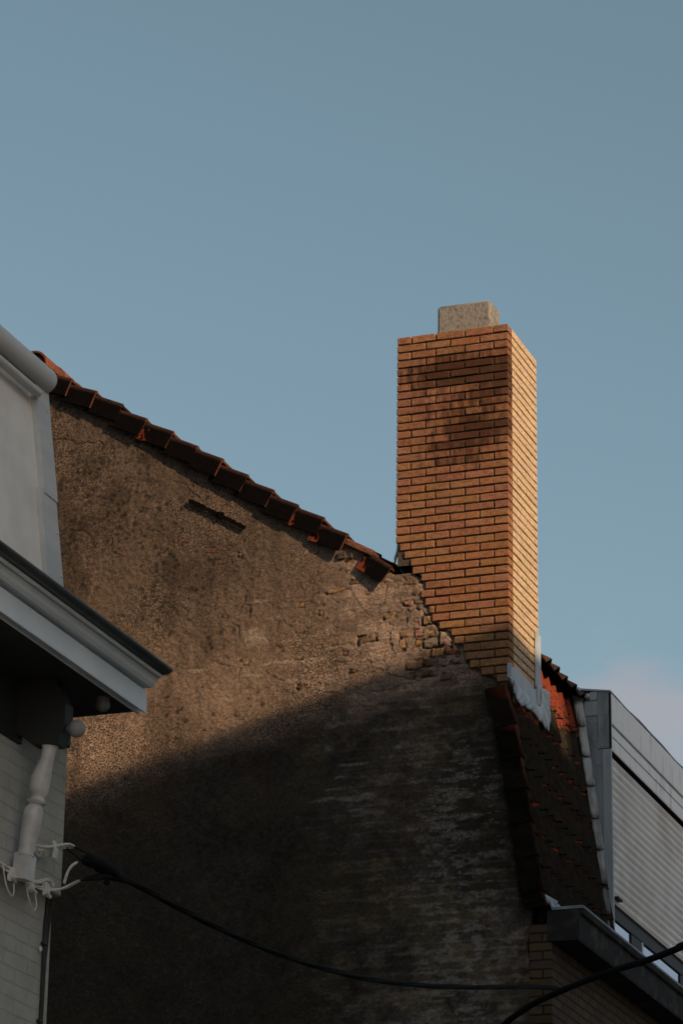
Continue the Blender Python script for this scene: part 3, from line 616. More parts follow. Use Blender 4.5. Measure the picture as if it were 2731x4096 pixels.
# rotten batten ends and a nail showing where a verge tile broke off
mb = MB(); p = at(1405, 2225, 1, GY-.01); mb.box(p-np.array([.01, .02, .02]), p+np.array([.012, .1, .02]), .004); p = at(1368, 2222, 1, GY-.008); mb.box(p-np.array([.035, .015, .03]), p+np.array([.03, .1, .03]), .008, .006)
mb.build('broken_batten', M['mortar'], house)
p0 = at(1380, 2185, 1, GY+.06); p1 = at(1450, 2235, 1, GY+.06)
mb = MB(); mb.add([p0+np.array([-.12, 0, .07]), p1+np.array([.05, 0, .02]), p1+np.array([.03, 0, -.10]), p0+np.array([-.1, 0, -.08])], [(0, 1, 2, 3)]); mb.build('roof_void', M['void'], house)

# roof plane beyond the verge: rows of interlocking tiles
RS = np.array([verge_z(np.array(-10.8)), verge_z(np.array(-7.72))]); RSL = (RS[1]-RS[0])/(-7.72+10.8)
ROOFD = np.array([1, 0, float(RSL)]); ROOFD /= np.linalg.norm(ROOFD); ROOFN = np.array([-ROOFD[2], 0, ROOFD[0]])
LIP = np.array([-6.765, 0, 9.262])
def tile_prof(wd, n=10, roll=0.032, thick=0.014):
    """one interlocking tile across its width: shallow pan, roll at the far edge"""
    up = []
    for i in range(n+1):
        a = i/n
        h = 0.010*math.cos(a*math.pi*1.35)-0.004 if a < .66 else roll*math.sin((a-.66)/.34*math.pi)**0.8*1.0
        up.append((a*wd*1.02, h+0.010*a))
    return up+[(a, b_-thick) for a, b_ in reversed(up)]
def tiled(name, org, along, slope, nrm, ncol, nrow, wd, ex, lift, colf, jit=.0025, nseg=5, parent=None, over=0.06, rng=1, skipf=None):
    mb = MB(); rs = np.random.default_rng(rng); pr = tile_prof(wd)
    n = len(pr)
    for r in range(nrow):
        for c in range(ncol):
            if skipf and skipf(r, c): continue
            j = rs.normal(0, jit, 3); tw = rs.normal(0, .008)
            s0 = -over-ex*(r+1); N = nseg+1; cols = []; fr = []
            for i in range(N):
                t = i/(N-1); s_ = -over+(ex+over)*t
                o = org+slope*(r*ex+s_+j[0])+along*(c*wd+j[1])+nrm*(lift*t+j[2]); fr.append((o, along+nrm*tw, nrm))
                for q, (a, b_) in enumerate(pr): cols.append(colf(r, c, t*(ex+over)/ex-over/ex, a/wd, q >= n//2, rs))
            vs = [o+a*A+b_*B_ for (o, A, B_) in fr for (a, b_) in pr]
            fs = [(q*n+i, q*n+(i+1) % n, (q+1)*n+(i+1) % n, (q+1)*n+i) for q in range(N-1) for i in range(n)]+[tuple(range(n-1, -1, -1)), tuple((N-1)*n+i for i in range(n))]
            mb.add(vs, fs, cols)
    return mb.build(name, M['tile'], parent or house, 40)
# eaves row (seen from below) and the rows above it
def roofcol(r, c, t, a, under, rs):
    k = rs.random()
    if under: return BLK
    return mixc(DBR, (.085, .055, .038), k)
nrows = 15
tiled('roof', LIP-ROOFD*(nrows*0.30)+np.array([0, GY+.29-.005, 0]), np.array([0, 1, 0]), ROOFD, ROOFN, 42, nrows, 0.2375, 0.30, 0.022, roofcol, rng=8, nseg=2, over=.05, skipf=lambda r, c: r >= 11 and c < 2)
mb = MB(); mb.prism([(-10.87, 11.80), (-6.90, 9.265), (-6.90, 9.22), (-6.95, 9.22), (-10.87, 11.72), (-15.4, 8.75), (-15.4, 8.83)], 1, GY+.05, 36); mb.build('roof_deck', M['void'], house)
# ridge tiles
def ridge():
    c = at(140, 1452, 1, VY); mb = MB()
    rc = np.array([c[0]-.01, 0, c[2]-.012]); R_ = 0.122; N = 18
    for k in range(36):
        y0 = VY-.005+k*.36; y1 = y0+.39; g_ = .010*(k > 0)
        o = [(math.cos(a)*R_, math.sin(a)*R_) for a in np.linspace(-.15, math.pi+.15, N)]; i_ = [(p[0]*.86, p[1]*.86) for p in reversed(o)]
        fr = [((rc[0], y0, rc[2]+g_), (1, 0, 0), (0, 0, 1)), ((rc[0], y1, rc[2]), (1, 0, 0), (0, 0, 1))]
        cols = []
        for q in range(2):
            cols += [mixc(BRN, (.25, .09, .045), .5) if q == 0 else BRN]*N+[BRN]*N
        n = 2*N; vs = [np.array(oo)+a*np.array(A)+b_*np.array(B_) for (oo, A, B_) in fr for (a, b_) in o+i_]
        fs = [(i, (i+1) % n, n+(i+1) % n, n+i) for i in range(n)]
        fs += [(i, i+1, n-2-i, n-1-i) for i in range(N-1)]+[(n+i+1, n+i, n+n-1-i, n+n-2-i) for i in range(N-1)]
        mb.add(vs, fs, cols)
    # mortar plug in the open end
    pts = [(rc[0]+math.cos(a)*R_*.9, VY+.02, rc[2]+math.sin(a)*R_*.9) for a in np.linspace(-.1, math.pi+.1, 14)]
    mb.add(pts, [tuple(range(14))], [(.06, .022, .014)]*14)
    mb.build('ridge', M['tile'], house, 40)
ridge()

# ---- steep tiled slope over the street front
MD = np.array([.15, 0, -1]); MD /= np.linalg.norm(MD); MN = np.array([1, 0, .15]); MN /= np.linalg.norm(MN)
_wear = {(r, c): random.random() for r in range(12) for c in range(40)}
def mcol(r, c, t, a, under, rs):
    k = (0.018+.016*rs.random(), 0.015+.013*rs.random(), .012+.010*rs.random())
    if under: return BLK
    wv = _wear[(r, c)]
    if r == 0 and c >= 2: return (*k, .66-.5*max(0, t-.6)+(.06 if c > 4 else 0))      # top row: orange wear raised to paint in the sunlit patch
    if r == 1 and c in (6, 7): return (*k, max(0, .75-.9*t) if .25 < a < .85 else 0)  # lower lobes of the same painted sunlit patch
    if wv < .36 and .45 < a < .92: return (*k, max(0, .72-2.8*max(0, t)))
    return k
MT = np.array([MX(9.20), GY+0.06, 9.20])
tiled('mansard_roof', MT, np.array([0, 1, 0]), MD, MN, 10, 8, 0.196, 0.254, 0.020, mcol, rng=12, nseg=9, parent=house, over=.035, skipf=lambda r, c: r < 2 and c < 4)
mb = MB(); mb.prism([(MX(9.2)-.005, 9.2), (MX(7.0)-.005, 7.0), (MX(7.0)-.05, 7.0), (MX(9.2)-.05, 9.2)], 1, GY+.04, DY-.002); mb.build('mansard_deck', M['void'], house)
# its verge
def mverge():
    mb = MB(); rs = np.random.default_rng(2); zz = [8.76, 8.499, 8.240, 7.999, 7.744, 7.486, 7.215, 7.10]
    for k in range(1, len(zz)):
        z0 = zz[k-1]; z1 = zz[k]; D = .165
        fr = []; N = 6; cols = []
        st = np.array([MX(z0)+.028, VY, z0+.05]); en = np.array([MX(z1)+.052, VY, z1])
        if k == 1: en[0] -= 0.010; st[0] -= .03
        prof = [(0, -D), (0, -.028), (0, -.012), (.004, -.003), (.012, .002), (.05, .002), (.075, -.004), (.10, -.012), (.10, -.026), (.016, -.026), (.016, -D)]
        n = len(prof)
        for i in range(N):
            t = i/(N-1); o = st+(en-st)*t; o[1] += .012*(1-t); fr.append((o, (0, 1, 0), MN))
            for (a, b_) in prof:
                c = mixc(BLK, (.016, .012, .009), rs.random())
                if b_ > -.02 and a > .002: c = mixc(BLK, (.13, .045, .028), (.75*(1-t)+.1) if k in (1, 2, 3) else .3*rs.random())
                if k in (1, 2) and t < .3 and b_ > -.09: c = mixc(c, (.16, .04, .024), .4)
                cols.append(c)
        vs = [np.array(o)+a*np.array(A)+b_*np.array(B_) for (o, A, B_) in fr for (a, b_) in prof]
        fs = [(q*n+i, q*n+(i+1) % n, (q+1)*n+(i+1) % n, (q+1)*n+i) for q in range(N-1) for i in range(n)]+[tuple(range(n-1, -1, -1)), tuple((N-1)*n+i for i in range(n))]
        mb.add(vs, fs, cols)
    mb.build('mansard_verge', M['tile'], house, 35)
mverge()

# ---- street front, corner and gutter box
mb = MB(); mb.box((-6.64, GY+.012, 0), (FX, 36, 6.98)); mb.build('front_wall', M['facade_brick'], house)
gp = [(-6.50, 6.845), (-6.268, 6.840), (-6.262, 6.86), (-6.256, 7.02), (-6.236, 7.045), (-6.232, 7.07), (-6.50, 7.07)]
mb = MB(); mb.prism(gp, 1, GY+.0, 36); gut = mb.build('gutter_box', M['ply'], house)
mb = MB(); mb.prism([(-6.46, 7.071), (-6.228, 7.071), (-6.222, 7.078), (-6.222, 7.090), (-6.230, 7.094), (-6.46, 7.092)], 1, GY-.008, 36); mb.build('gutter_lip', M['zinc'], gut)
mb = MB(); mb.prism([(-6.262, 7.030), (-6.236, 7.030), (-6.232, 7.036), (-6.262, 7.037)], 1, GY+.01, 36); mb.build('drip_bead', M['ply'], gut)
# zinc upstand and the stub of gutter at the corner
A_ = [at(2193, 3588, 1, GY+.1), at(2200, 3623, 1, GY+.1)]
mb = MB(); mb.add([(A_[0][0], GY+.1, 7.20), (A_[0][0]+.045, GY+.1, 7.09), (A_[0][0]+.05, GY+1.2, 7.09), (A_[0][0]+.0, GY+1.2, 7.20), (A_[0][0]-.01, GY+.1, 7.2), (A_[0][0]+.03, GY+.1, 7.08), (A_[0][0]+.03, GY+1.2, 7.08), (A_[0][0]-.01, GY+1.2, 7.2)], [(0, 1, 2, 3), (7, 6, 5, 4), (0, 1, 5, 4), (1, 2, 6, 5), (2, 3, 7, 6), (3, 0, 4, 7)])
mb.build('zinc_upstand', M['zinc_pale'], gut)
h0 = at(2163, 3592, 1, GY-.01); mb = MB(); pr = [(math.cos(a)*.022, math.sin(a)*.04) for a in np.linspace(math.pi*.9, math.pi*2.1, 10)]
mb.sweep([(p[0], p[1]+.02) for p in pr]+[(p[0]*.8, p[1]*.85+.02) for p in reversed(pr)], [(h0, (1, 0, 0), (0, 0, 1)), (h0+np.array([.03, .25, 0]), (1, 0, 0), (0, 0, 1))]); mb.build('gutter_stub', M['zinc_pale'], gut)

# ---- dormer with roller shutter
zt = lambda y: at(2446, y, 1, DY)[2]
Z0 = zt(2757); Z1 = zt(2892); Z2 = zt(2937); Z3 = zt(2992); Z4 = zt(3022); ZB = 7.0; YE = 34.0
mb = MB(); cheek_top = Z0-.03
mb.prism([(MX(ZB)-.3, ZB), (DXF-.02, ZB), (DXF-.02, cheek_top), (MX(cheek_top)-.3, cheek_top)], 1, DY+.002, DY+.022); mb.prism([(MX(ZB)-.3, ZB), (DXF-.16, ZB), (DXF-.16, cheek_top), (MX(cheek_top)-.3, cheek_top)], 1, DY+.024, YE); dorm = mb.build('dormer', M['zinc'], house)
def dbox(name, y0, y1, z0, z1, x0, x1, m, b_=.004, parent=None):
    mb = MB(); mb.box((x0, y0, z0), (x1, y1, z1), b_); return mb.build(name, m, parent or dorm)
lay = MB()
lay.box((DXF-.05, DY+.012, Z1+.008), (DXF+.004, YE, Z0-.022), .004); fa = lay.build('fascia', M['white_pvc'], dorm)
lay = MB(); lay.box((DXF-.05, DY+.014, Z2+.003), (DXF-.003, YE, Z1-.008), .004); lay.box((DXF-.05, DY+.014, Z3), (DXF-.006, YE, Z2-.003), .004); lay.build('fascia_board', M['white_pvc'], dorm)
lay = MB(); lay.box((DXF-.10, DY+.024, Z4-.04), (DXF-.09, YE, Z0-.01)); lay.box((DXF-.09, DY+.024, Z3-.004), (DXF-.012, YE, Z3+.004)); lay.build('shadow_gap', M['void'], dorm)
# wavy metal roof edge on top
lay = MB(); fr = []
for i in range(120):
    y = DY-.012+i*.085; o = .006*math.sin(y*3.3)+.004*math.sin(y*8.1+1)
    fr.append(((0, y, 0), (1, 0, 0), (0, 0, 1)))
    pr = [(-7.0, Z0+.06), (DXF-.02, Z0-.004+o*.5), (DXF+.006, Z0-.006+o), (DXF+.010, Z0-.016+o), (DXF+.004, Z0-.02+o), (DXF-.02, Z0-.018), (-7.0, Z0+.04)]
    base = len(lay.v); lay.v += [(a, y, b_) for a, b_ in pr]; lay.c += [(1, 1, 1)]*7
    if i: lay.f += [(base-7+k, base-7+(k+1) % 7, base+(k+1) % 7, base+k) for k in range(7)]
lay.f += [tuple(range(6, -1, -1))]; lay.build('roof_edge', M['zinc_pale'], dorm)
# zinc corner cladding and post
zc_ = zt(2992)
lay = MB(); lay.box((at(2388, 2860, 1, DY)[0], DY-.006, zc_), (DXF+.008, DY+.002, Z0-.006), .003); lay.box((DXF-.012, DY-.006, zc_), (DXF+.008, DY+.018, Z0-.006), .003)
lay.build('corner_cladding', M['zinc'], dorm)
lay = MB(); lay.prism([(DXF-.066, ZB), (DXF-.008, ZB), (DXF+.002, ZB), (DXF+.002, zc_-.004), (DXF-.066, zc_-.004)], 1, DY-.004, DY+.028); lay.build('corner_post', M['zinc_pale'], dorm)
lay = MB(); q = zt(2796)
lay.box((at(2357, 2800, 1, DY)[0], DY-.010, q), (at(2386, 2800, 1, DY)[0], DY+.0, Z0-.01), .003); q2 = zt(2856)
lay.box((at(2335, 2840, 1, DY)[0], DY-.004, q2), (at(2388, 2840, 1, DY)[0], DY+.001, q-.004), .002); lay.build('cheek_sheet', M['zinc_pale'], dorm)
# rivets
lay = MB()
for x, y in [(2402, 2856), (2406, 2916), (2405, 2982), (2385, 2892), (2395, 3057), (2358, 2886), (2372, 2955)]:
    p = at(x, y, 1, DY-.008); lay = MB(); lay.ball((p[0], p[1], p[2]), .007, 8); lay.build('rivet', M['zinc_pale'], dorm, 60)
# stepped soakers between tiles and cheek
SO = [(2281, 2762), (2306, 2898), (2323, 3020), (2342, 3140), (2360, 3270), (2382, 3395), (2403, 3535), (2420, 3655), (2440, 3760)]
SR = [(2322, 2770), (2342, 2905), (2359, 3025), (2378, 3140), (2397, 3270), (2413, 3395), (2427, 3535), (2440, 3655), (2454, 3760)]
for k in range(len(SO)-1):
    a = at(*SO[k], 1, DY-.05); e = at(*SO[k+1], 1, DY-.055); b0_ = at(*SR[k], 1, DY-.007); b1_ = at(*SR[k+1], 1, DY-.007)
    lay = MB(); q = []; N = 6
    for i in range(N+1):
        t = i/N
        for j, u_ in enumerate((0, .18, .5, .82, 1)):
            p = (a*(1-t)+e*t)*(1-u_)+(b0_*(1-t)+b1_*t)*u_
            lf = .016*t*t+.006*math.sin(3.1*u_)*(1+.6*math.sin(k*2.1+5*t)); q.append(p+np.array([.5*lf, -lf, -.012*math.sin(math.pi*u_)*(t > .99)]))
    fs = [(i*5+j, i*5+j+1, i*5+j+6, i*5+j+5) for i in range(N) for j in range(4)]
    lay.add(q, fs); o_ = lay.build('soaker', M['soak'], dorm, 50); sd = o_.modifiers.new('thickness', 'SOLIDIFY'); sd.thickness = .003
# crumpled cap where the cheek meets the eaves
lay = MB(); c_ = at(2328, 2788, 1, DY-.02); lay.ball(c_, .026, 10, (1.2, .8, 1.0)); c_ = at(2348, 2785, 1, DY-.015); lay.ball(c_, .024, 10, (.8, .9, 1.1)); c_ = at(2305, 2765, 1, DY-.03); lay.box(c_-np.array([.03, .02, .05]), c_+np.array([.03, .02, .03]), .012, .004); lay.build('lead_cap', M['zinc_pale'], dorm, 60)
# roller shutter
SX = DXF-.052; pitch = .0672
ZS = at(2452, 3616, 0, SX)[2]
lay = MB(); pr = []; z = Z4+.05
while z > ZS+.035:
    pr += [(SX, z), (SX+.0085, z-.012), (SX+.011, z-.026), (SX+.009, z-.042), (SX+.003, z-.050), (SX+.001, z-.0515), (SX+.005, z-.054), (SX+.005, z-.061), (SX+.0005, z-.0645)]; z -= pitch
zl = z; n = len(pr); vs = []
for y in (DY+.028, YE): vs += [(a, y, b_) for a, b_ in pr]
lay.add(vs, [(i, i+1, n+i+1, n+i) for i in range(n-1)]); lay.build('roller_shutter', M['shutter'], dorm)
dbox('bottom_rail', DY+.03, YE, ZS, zl+.004, SX-.01, SX+.012, M['rail'], .004)
p = at(2466, 3597, 0, SX+.02); dbox('stop_bolt', p[1]-.06, p[1]+.07, p[2]-.012, p[2]+.012, SX+.006, SX+.05, M['frame'], .006)
# window below the shutter: dark frame, panes, pale mullion edge
GXP = SX-.020
ztop = at(2452, 3678, 0, GXP)[2]; y1 = at(2521, 3745, 0, GXP)[1]; y2 = at(2567, 3775, 0, GXP)[1]; y3 = at(2716, 3890, 0, GXP)[1]; y4 = at(2760, 3925, 0, GXP)[1]
fm = MB(); fm.box((GXP-.03, DY+.03, ztop), (SX-.010, YE, ZS+.05), .004)
for (a, e) in ((y1, y2-.045), (y3, y4)): fm.box((GXP-.03, a, 6.98), (SX-.014, e, ztop), .004)
fm.box((GXP-.03, y4+2.2, 6.98), (SX-.014, y4+2.4, ztop), .004)
wf = fm.build('window_frame', M['frame'], dorm)
dbox('mullion_edge', y2-.043, y2, 6.98, ztop, GXP-.01, SX-.010, M['gutterpaint'], .003, dorm)
for (a, e) in ((DY+.03, y1), (y2, y3), (y4, y4+2.2)):
    mb = MB(); mb.box((GXP-.012, a+.001, 6.98), (GXP-.006, e-.001, ztop-.001)); mb.build('pane', M['glass'], wf)

# ---- rusty anchor bar on the gable wall
a = at(757, 2000, 1, 21.970); e = at(979, 2109, 1, 21.970); mb = MB()
d = (e-a)/np.linalg.norm(e-a); nn = np.array([-d[2], 0, d[0]]); rs = np.random.default_rng(9); fr = []
for i in range(30):
    t = i/29; fr.append((a+(e-a)*t+nn*(-.002+.002*rs.normal()), np.array([0, 1, 0])*(1+.1*rs.normal()), nn*(1+.12*rs.normal())))
mb.sweep([(0, -.017), (0, .017), (.012, .017), (.012, -.017)], fr); bar = mb.build('wall_anchor', M['iron'], house)
p = at(872, 2056, 1, 21.94); mb = MB(); mb.box((p[0]-.016, 21.955, p[2]-.024), (p[0]+.016, 22.02, p[2]+.028), .008, .005); mb.box((p[0]+.012, 21.96, p[2]+.0), (p[0]+.04, 21.985, p[2]+.024), .006, .006); mb.build('anchor_pin', M['iron'], bar)

# ================================================================== WHITE HOUSE (left, nearer)
wh = thing('white_house', 'pale painted brick house at left with deep grey-blue cornice and white roof panel', 'house', (LX-3, LY-4, 0))
mb = MB(); mb.box((LX-7, 2, 0), (LX-.022, LY, 6.24)); mb.build('front_wall', M['painted_brick'], wh)
zl_ = at(200, 3575, 0, LX)[2]
mb = MB(); mb.box((LX-.05, 2, zl_), (LX+.028, LY-.004, 6.235), .004); mb.build('frieze', M['painted_brick'], wh)
# cornice
F0 = (-6.194, 6.343)
cp = [(LX-.06, 6.238), (-6.240, 6.238), (-6.240, 6.219), (-6.229, 6.219), (-6.229, 6.246), (-6.206, 6.246), (-6.204, 6.221), (-6.194, 6.221), (-6.194, 6.334),
      (-6.230, 6.336), (-6.230, 6.352), (-6.166, 6.351), (-6.162, 6.356), (-6.158, 6.359), (-6.1535, 6.363), (-6.1505, 6.369), (-6.148, 6.377), (-6.143, 6.384), (-6.134, 6.388), (-6.131, 6.390),
      (-6.150, 6.391), (-6.150, 6.3975), (-6.118, 6.397), (-6.115, 6.401), (-6.112, 6.408), (-6.124, 6.409), (-6.124, 6.413), (-6.104, 6.414)]
def swp(mb, poly, y0=1.5, y1=LY): mb.prism(poly, 1, y0, y1)
mb = MB(); swp(mb, cp+[(-6.104, 6.425), (-6.5, 6.47), (LX-.06, 6.47)]); co = mb.build('cornice', M['cornice'], wh, 40)
mb = MB(); swp(mb, [(-6.112, 6.4125), (-6.086, 6.4135), (-6.066, 6.424), (-6.060, 6.432), (-6.060, 6.441), (-6.075, 6.443), (-6.3, 6.47), (-6.3, 6.452)], 1.49, LY+.004); mb.build('drip_edge', M['darkpaint'], co)
mb = MB(); mb.box((LX+.03, 1.6, 6.2335), (-6.246, LY-.004, 6.2372)); mb.build('soffit', M['soffit'], co)
# sloping roof panel, corner trim, gutter
PXf = lambda z: -6.674-.1361*(z-6.91)
mb = MB(); mb.prism([(PXf(6.44)-.03, 6.44), (PXf(8.16)-.03, 8.16), (PXf(8.16)-.5, 8.16), (PXf(6.44)-.9, 6.44)], 1, 2, LY-.02); pn = mb.build('roof_panel', M['panel'], wh)
def trim(z0, z1, off, wdt, name):
    mb = MB(); mb.prism([(PXf(z0)-.05, z0), (PXf(z0)+off, z0), (PXf(z1)+off, z1), (PXf(z1)-.05, z1)], 1, LY-wdt, LY); return mb.build(name, M['gutterpaint'], wh)
zj = at(225, 2010, 1, LY)[2]
mb = MB(); 
for (z0, z1, o, wd) in ((6.44, zj+.02, 0.0, .19), (zj, 8.06, .006, .15)):
    mb.prism([(PXf(z0)-.06, z0), (PXf(z0)+o, z0), (PXf(z1)+o, z1), (PXf(z1)-.06, z1)], 1, LY-wd, LY+o)
for z in (6.98, 7.22, 7.47, 7.72, 7.9): mb.ball((PXf(z)+.007, LY-.03, z), .0055, 8)
mb.build('corner_trim', M['gutterpaint'], wh)
gc = np.array([-6.835, 0, 8.085])
mb = MB(); pr = []; N = 20; R_ = .070
for i in range(N+1):
    a_ = math.pi*(1.0+i/N); pr.append((math.cos(a_)*R_, math.sin(a_)*R_))
full = [(math.cos(a_)*R_, math.sin(a_)*R_) for a_ in np.linspace(0, 2*math.pi, 28, endpoint=False)]
fr = [((gc[0], y, gc[2]), (s_, 0, 0), (0, 0, s_)) for y, s_ in ((2, 1), (LY-.02, 1), (LY-.008, .985), (LY-.001, .9))]
mb.sweep(full, fr); gu = mb.build('rain_gutter', M['gutterpaint'], wh, 40)
mb = MB(); mb.sweep([(p[0]*.32, p[1]*.32) for p in full], [((PXf(7.955)+.02, y, 7.955), (1, 0, 0), (0, 0, 1)) for y in (2, LY-.16)]); mb.build('bead_moulding', M['gutterpaint'], wh, 40)
mb = MB(); mb.box((PXf(8.0)-.25, 2, 7.985), (PXf(8.0)+.0, LY-.01, 8.05), .003); mb.build('gutter_board', M['darkpaint'], wh)
mb = MB(); mb.prism([(-7.0, 8.16), (-6.86, 8.16), (-6.86, 8.12), (-7.0, 8.12)], 1, 2, LY-.03); mb.box((-13.0, 2, 6.3), (-6.95, LY-.02, 8.14)); mb.build('roof', M['roof_dark'], wh)

mb = MB(); mb.box((LX-.02, LY-.55, 6.075), (LX+.046, LY-.006, 6.232), .004); mb.box((LX-.02, 1.8, 5.94), (LX+.046, LY-.552, 6.232), .004); mb.build('eaves_shade_board', M['soffit'], co)  # dark boards added to stand for the shade under the soffit
# carved bracket under the cornice: beam, ball finials, turned strut, plinth
SYc = 13.42
def s13(x, y, yy=SYc): return at(x, y, 1, yy)
b0 = s13(155, 2905); b1 = s13(263, 2985)
mb = MB(); zt0 = 6.232; 
mb.prism([(LX+.029, b1[2]+.09), (b0[0]-.01, b1[2]+.012), (b1[0]-.02, b1[2]), (b1[0]+.012, b1[2]+.10), (b1[0]+.012, b1[2]+.20), (b1[0]-.05, zt0), (LX+.029, zt0)], 1, SYc-.045, SYc+.045)
br = mb.build('bracket', M['soffit'], wh)
bc = s13(308, 2915); mb = MB(); mb.ball(bc, .0425, 24); mb.tube([(b1[0]+.008, SYc, bc[2]+.004), (bc[0]-.03, SYc, bc[2])], [.018, .022], 12); mb.build('ball_finial', M['finial'], br, 180)
bc2 = s13(412, 2829, 13.72); mb = MB(); bc2 = bc2+np.array([0, 0, .012]); mb.ball(bc2, .036, 24); mb.tube([(bc2[0], bc2[1], bc2[2]+.01), (bc2[0], bc2[1], 6.236)], [.030, .034], 14); mb.build('ball_pendant', M['dimpaint'], br, 180)
def strut():
    cl = [(201.8, 2982), (199, 3000), (190, 3035), (176, 3075), (163, 3114.6), (157, 3150), (155, 3172), (153, 3186), (150.5, 3197), (148.5, 3204), (146, 3213), (143.5, 3221), (137.5, 3238), (131, 3270), (124, 3310), (115.5, 3350), (108, 3390), (104, 3412), (103, 3419), (101, 3428)]
    ra = [37, 30, 27.5, 35, 41.5, 42, 39, 27, 29, 41, 39, 28, 38, 41, 39, 36, 33.5, 32.5, 39, 36]
    P = [s13(*c) for c in cl]; mb = MB(); ax = (P[-1]-P[0])/np.linalg.norm(P[-1]-P[0])
    A = np.array([0, 1, 0]); B_ = np.cross(ax, A); N = 24; fr = [(p, A*r/850, B_*r/850) for p, r in zip(P, ra)]
    mb.sweep([(math.cos(2*math.pi*k/N), math.sin(2*math.pi*k/N)) for k in range(N)], fr)
    mb.build('turned_strut', M['strut'], br, 50)
    q0 = s13(103, 3420); q1 = s13(92, 3520); mb = MB(); h = .040
    mb.sweep([(-h, -h), (h, -h), (h, h), (-h, h)], [(q0, A, B_), (q1, A, B_)]); mb.build('strut_foot', M['strut'], br)
strut()

# ================================================================== CABLES
def spline(P, n=8):
    P = [np.array(p, float) for p in P]; Q = [2*P[0]-P[1]]+P+[2*P[-1]-P[-2]]; out = []
    for i in range(1, len(Q)-2):
        for k in range(n):
            t = k/n; a, b_, c, d = Q[i-1:i+3]
            out.append(.5*((2*b_)+(-a+c)*t+(2*a-5*b_+4*c-d)*t*t+(-a+3*b_-3*c+d)*t**3))
    return out+[P[-1]]
def twisted(mb, path, r, strands, turns, rs_):
    P = [np.array(p) for p in path]; N = len(P)
    for s_ in range(strands):
        pp = []
        for i, p in enumerate(P):
            t = P[min(i+1, N-1)]-P[max(i-1, 0)]; t = t/np.linalg.norm(t); A = np.cross(t, (0, 0, 1)); A /= np.linalg.norm(A); B_ = np.cross(A, t)
            th = 2*math.pi*(s_/strands+turns*i/N); pp.append(p+A*r*math.cos(th)+B_*r*math.sin(th))
        mb.tube(pp, rs_, 7)
# overhead bundle from the white house to the corner of the gable house
XC = -6.44
main = [at(x, y, 0, XC) for x, y in [(486, 3512), (560, 3545), (700, 3622), (836, 3693), (975, 3757), (1115, 3815), (1280, 3868), (1446, 3911), (1600, 3933), (1742, 3945), (1910, 3949), (2050, 3947), (2190, 3950), (2262, 3962)]]
mb = MB(); sp_ = spline(main, 10); twisted(mb, sp_, .0080, 3, 4.5, .0100)
oc = mb.build('overhead_cable', M['cable'], None, 180, loc=sp_[0]); tag(oc, 'long black twisted cable sagging across the dark rendered gable wall', 'cable')
mb = MB(); a = at(340, 3430, 0, XC); bq = [at(x, y, 0, XC) for x, y in [(330, 3445), (355, 3440), (385, 3448), (430, 3475), (462, 3497), (492, 3515)]]
mb.tube(spline(bq, 5), list(np.interp(np.linspace(0, 1, 26), [0, .12, .2, .75, .85, 1], [.008, .026, .034, .036, .026, .02])), 12)
c1 = [at(x, y, 0, XC) for x, y in [(326, 3520), (365, 3512), (420, 3505), (470, 3510), (500, 3522)]]; mb.tube(spline(c1, 5), list(np.interp(np.linspace(0, 1, 21), [0, .3, .8, 1], [.006, .016, .022, .016])), 10)
rs = np.random.default_rng(4)
for (x, y) in [(350, 3432), (372, 3452), (360, 3462), (395, 3478), (388, 3446), (415, 3490), (430, 3468), (440, 3497), (455, 3488), (452, 3512), (428, 3530)]:
    mb.ball(at(x, y, 0, XC+rs.uniform(-.01, .01)), rs.uniform(.012, .021), 8, (1, rs.uniform(.7, 1.5), rs.uniform(.6, 1)))
mb.build('dead_end_clamp', M['cable'], oc, 60)
mb = MB()
for p in ([(352, 3416), (320, 3398), (288, 3384), (278, 3380)], [(335, 3448), (310, 3428), (278, 3402), (268, 3388)]): mb = MB(); mb.tube(spline([at(x, y, 0, XC-.03) for x, y in p], 5), .0035, 6); mb.build('suspension_wire', M['cable'], oc, 180)
# eye bracket on the wall of the white house
mb = MB(); W0 = LX+.03
pts = [at(136, 3379, 0, W0+.01), at(185, 3387, 0, W0+.07), at(225, 3384, 0, W0+.11), at(265, 3377, 0, W0+.13), at(288, 3381, 0, W0+.14), at(293, 3388, 0, W0+.13), at(250, 3391, 0, W0+.11), at(205, 3394, 0, W0+.08), at(150, 3402, 0, W0+.03)]
mb.tube(spline(pts, 6), .0075, 8)
ck_ = [at(x, y, 0, W0+.02) for x, y in [(137, 3382), (140, 3405), (158, 3425), (172, 3400)]]; mb.tube(spline(ck_, 4), .009, 8)
hb = mb.build('cable_hook', M['wire'], None, 180, loc=pts[0]); tag(hb, 'painted iron eye hook on the white brick corner holding the cable end', 'hook')
mb = MB(); p = at(207, 3385, 0, W0+.09)
for o in (0, .018): mb.tube([p+np.array([.01, o, .025]), p+np.array([.02, o, -.02]), p+np.array([.01, o+.004, -.055])], .008, 8)
p2 = at(192, 3412, 0, W0+.05); mb.box(p2-.016, p2+.016, .005, .003); p3 = at(222, 3407, 0, W0+.09); mb.tube([p3+np.array([0, 0, .03]), p3-np.array([0, 0, .03])], .009, 8); mb.build('clamp', M['wire'], hb, 60)
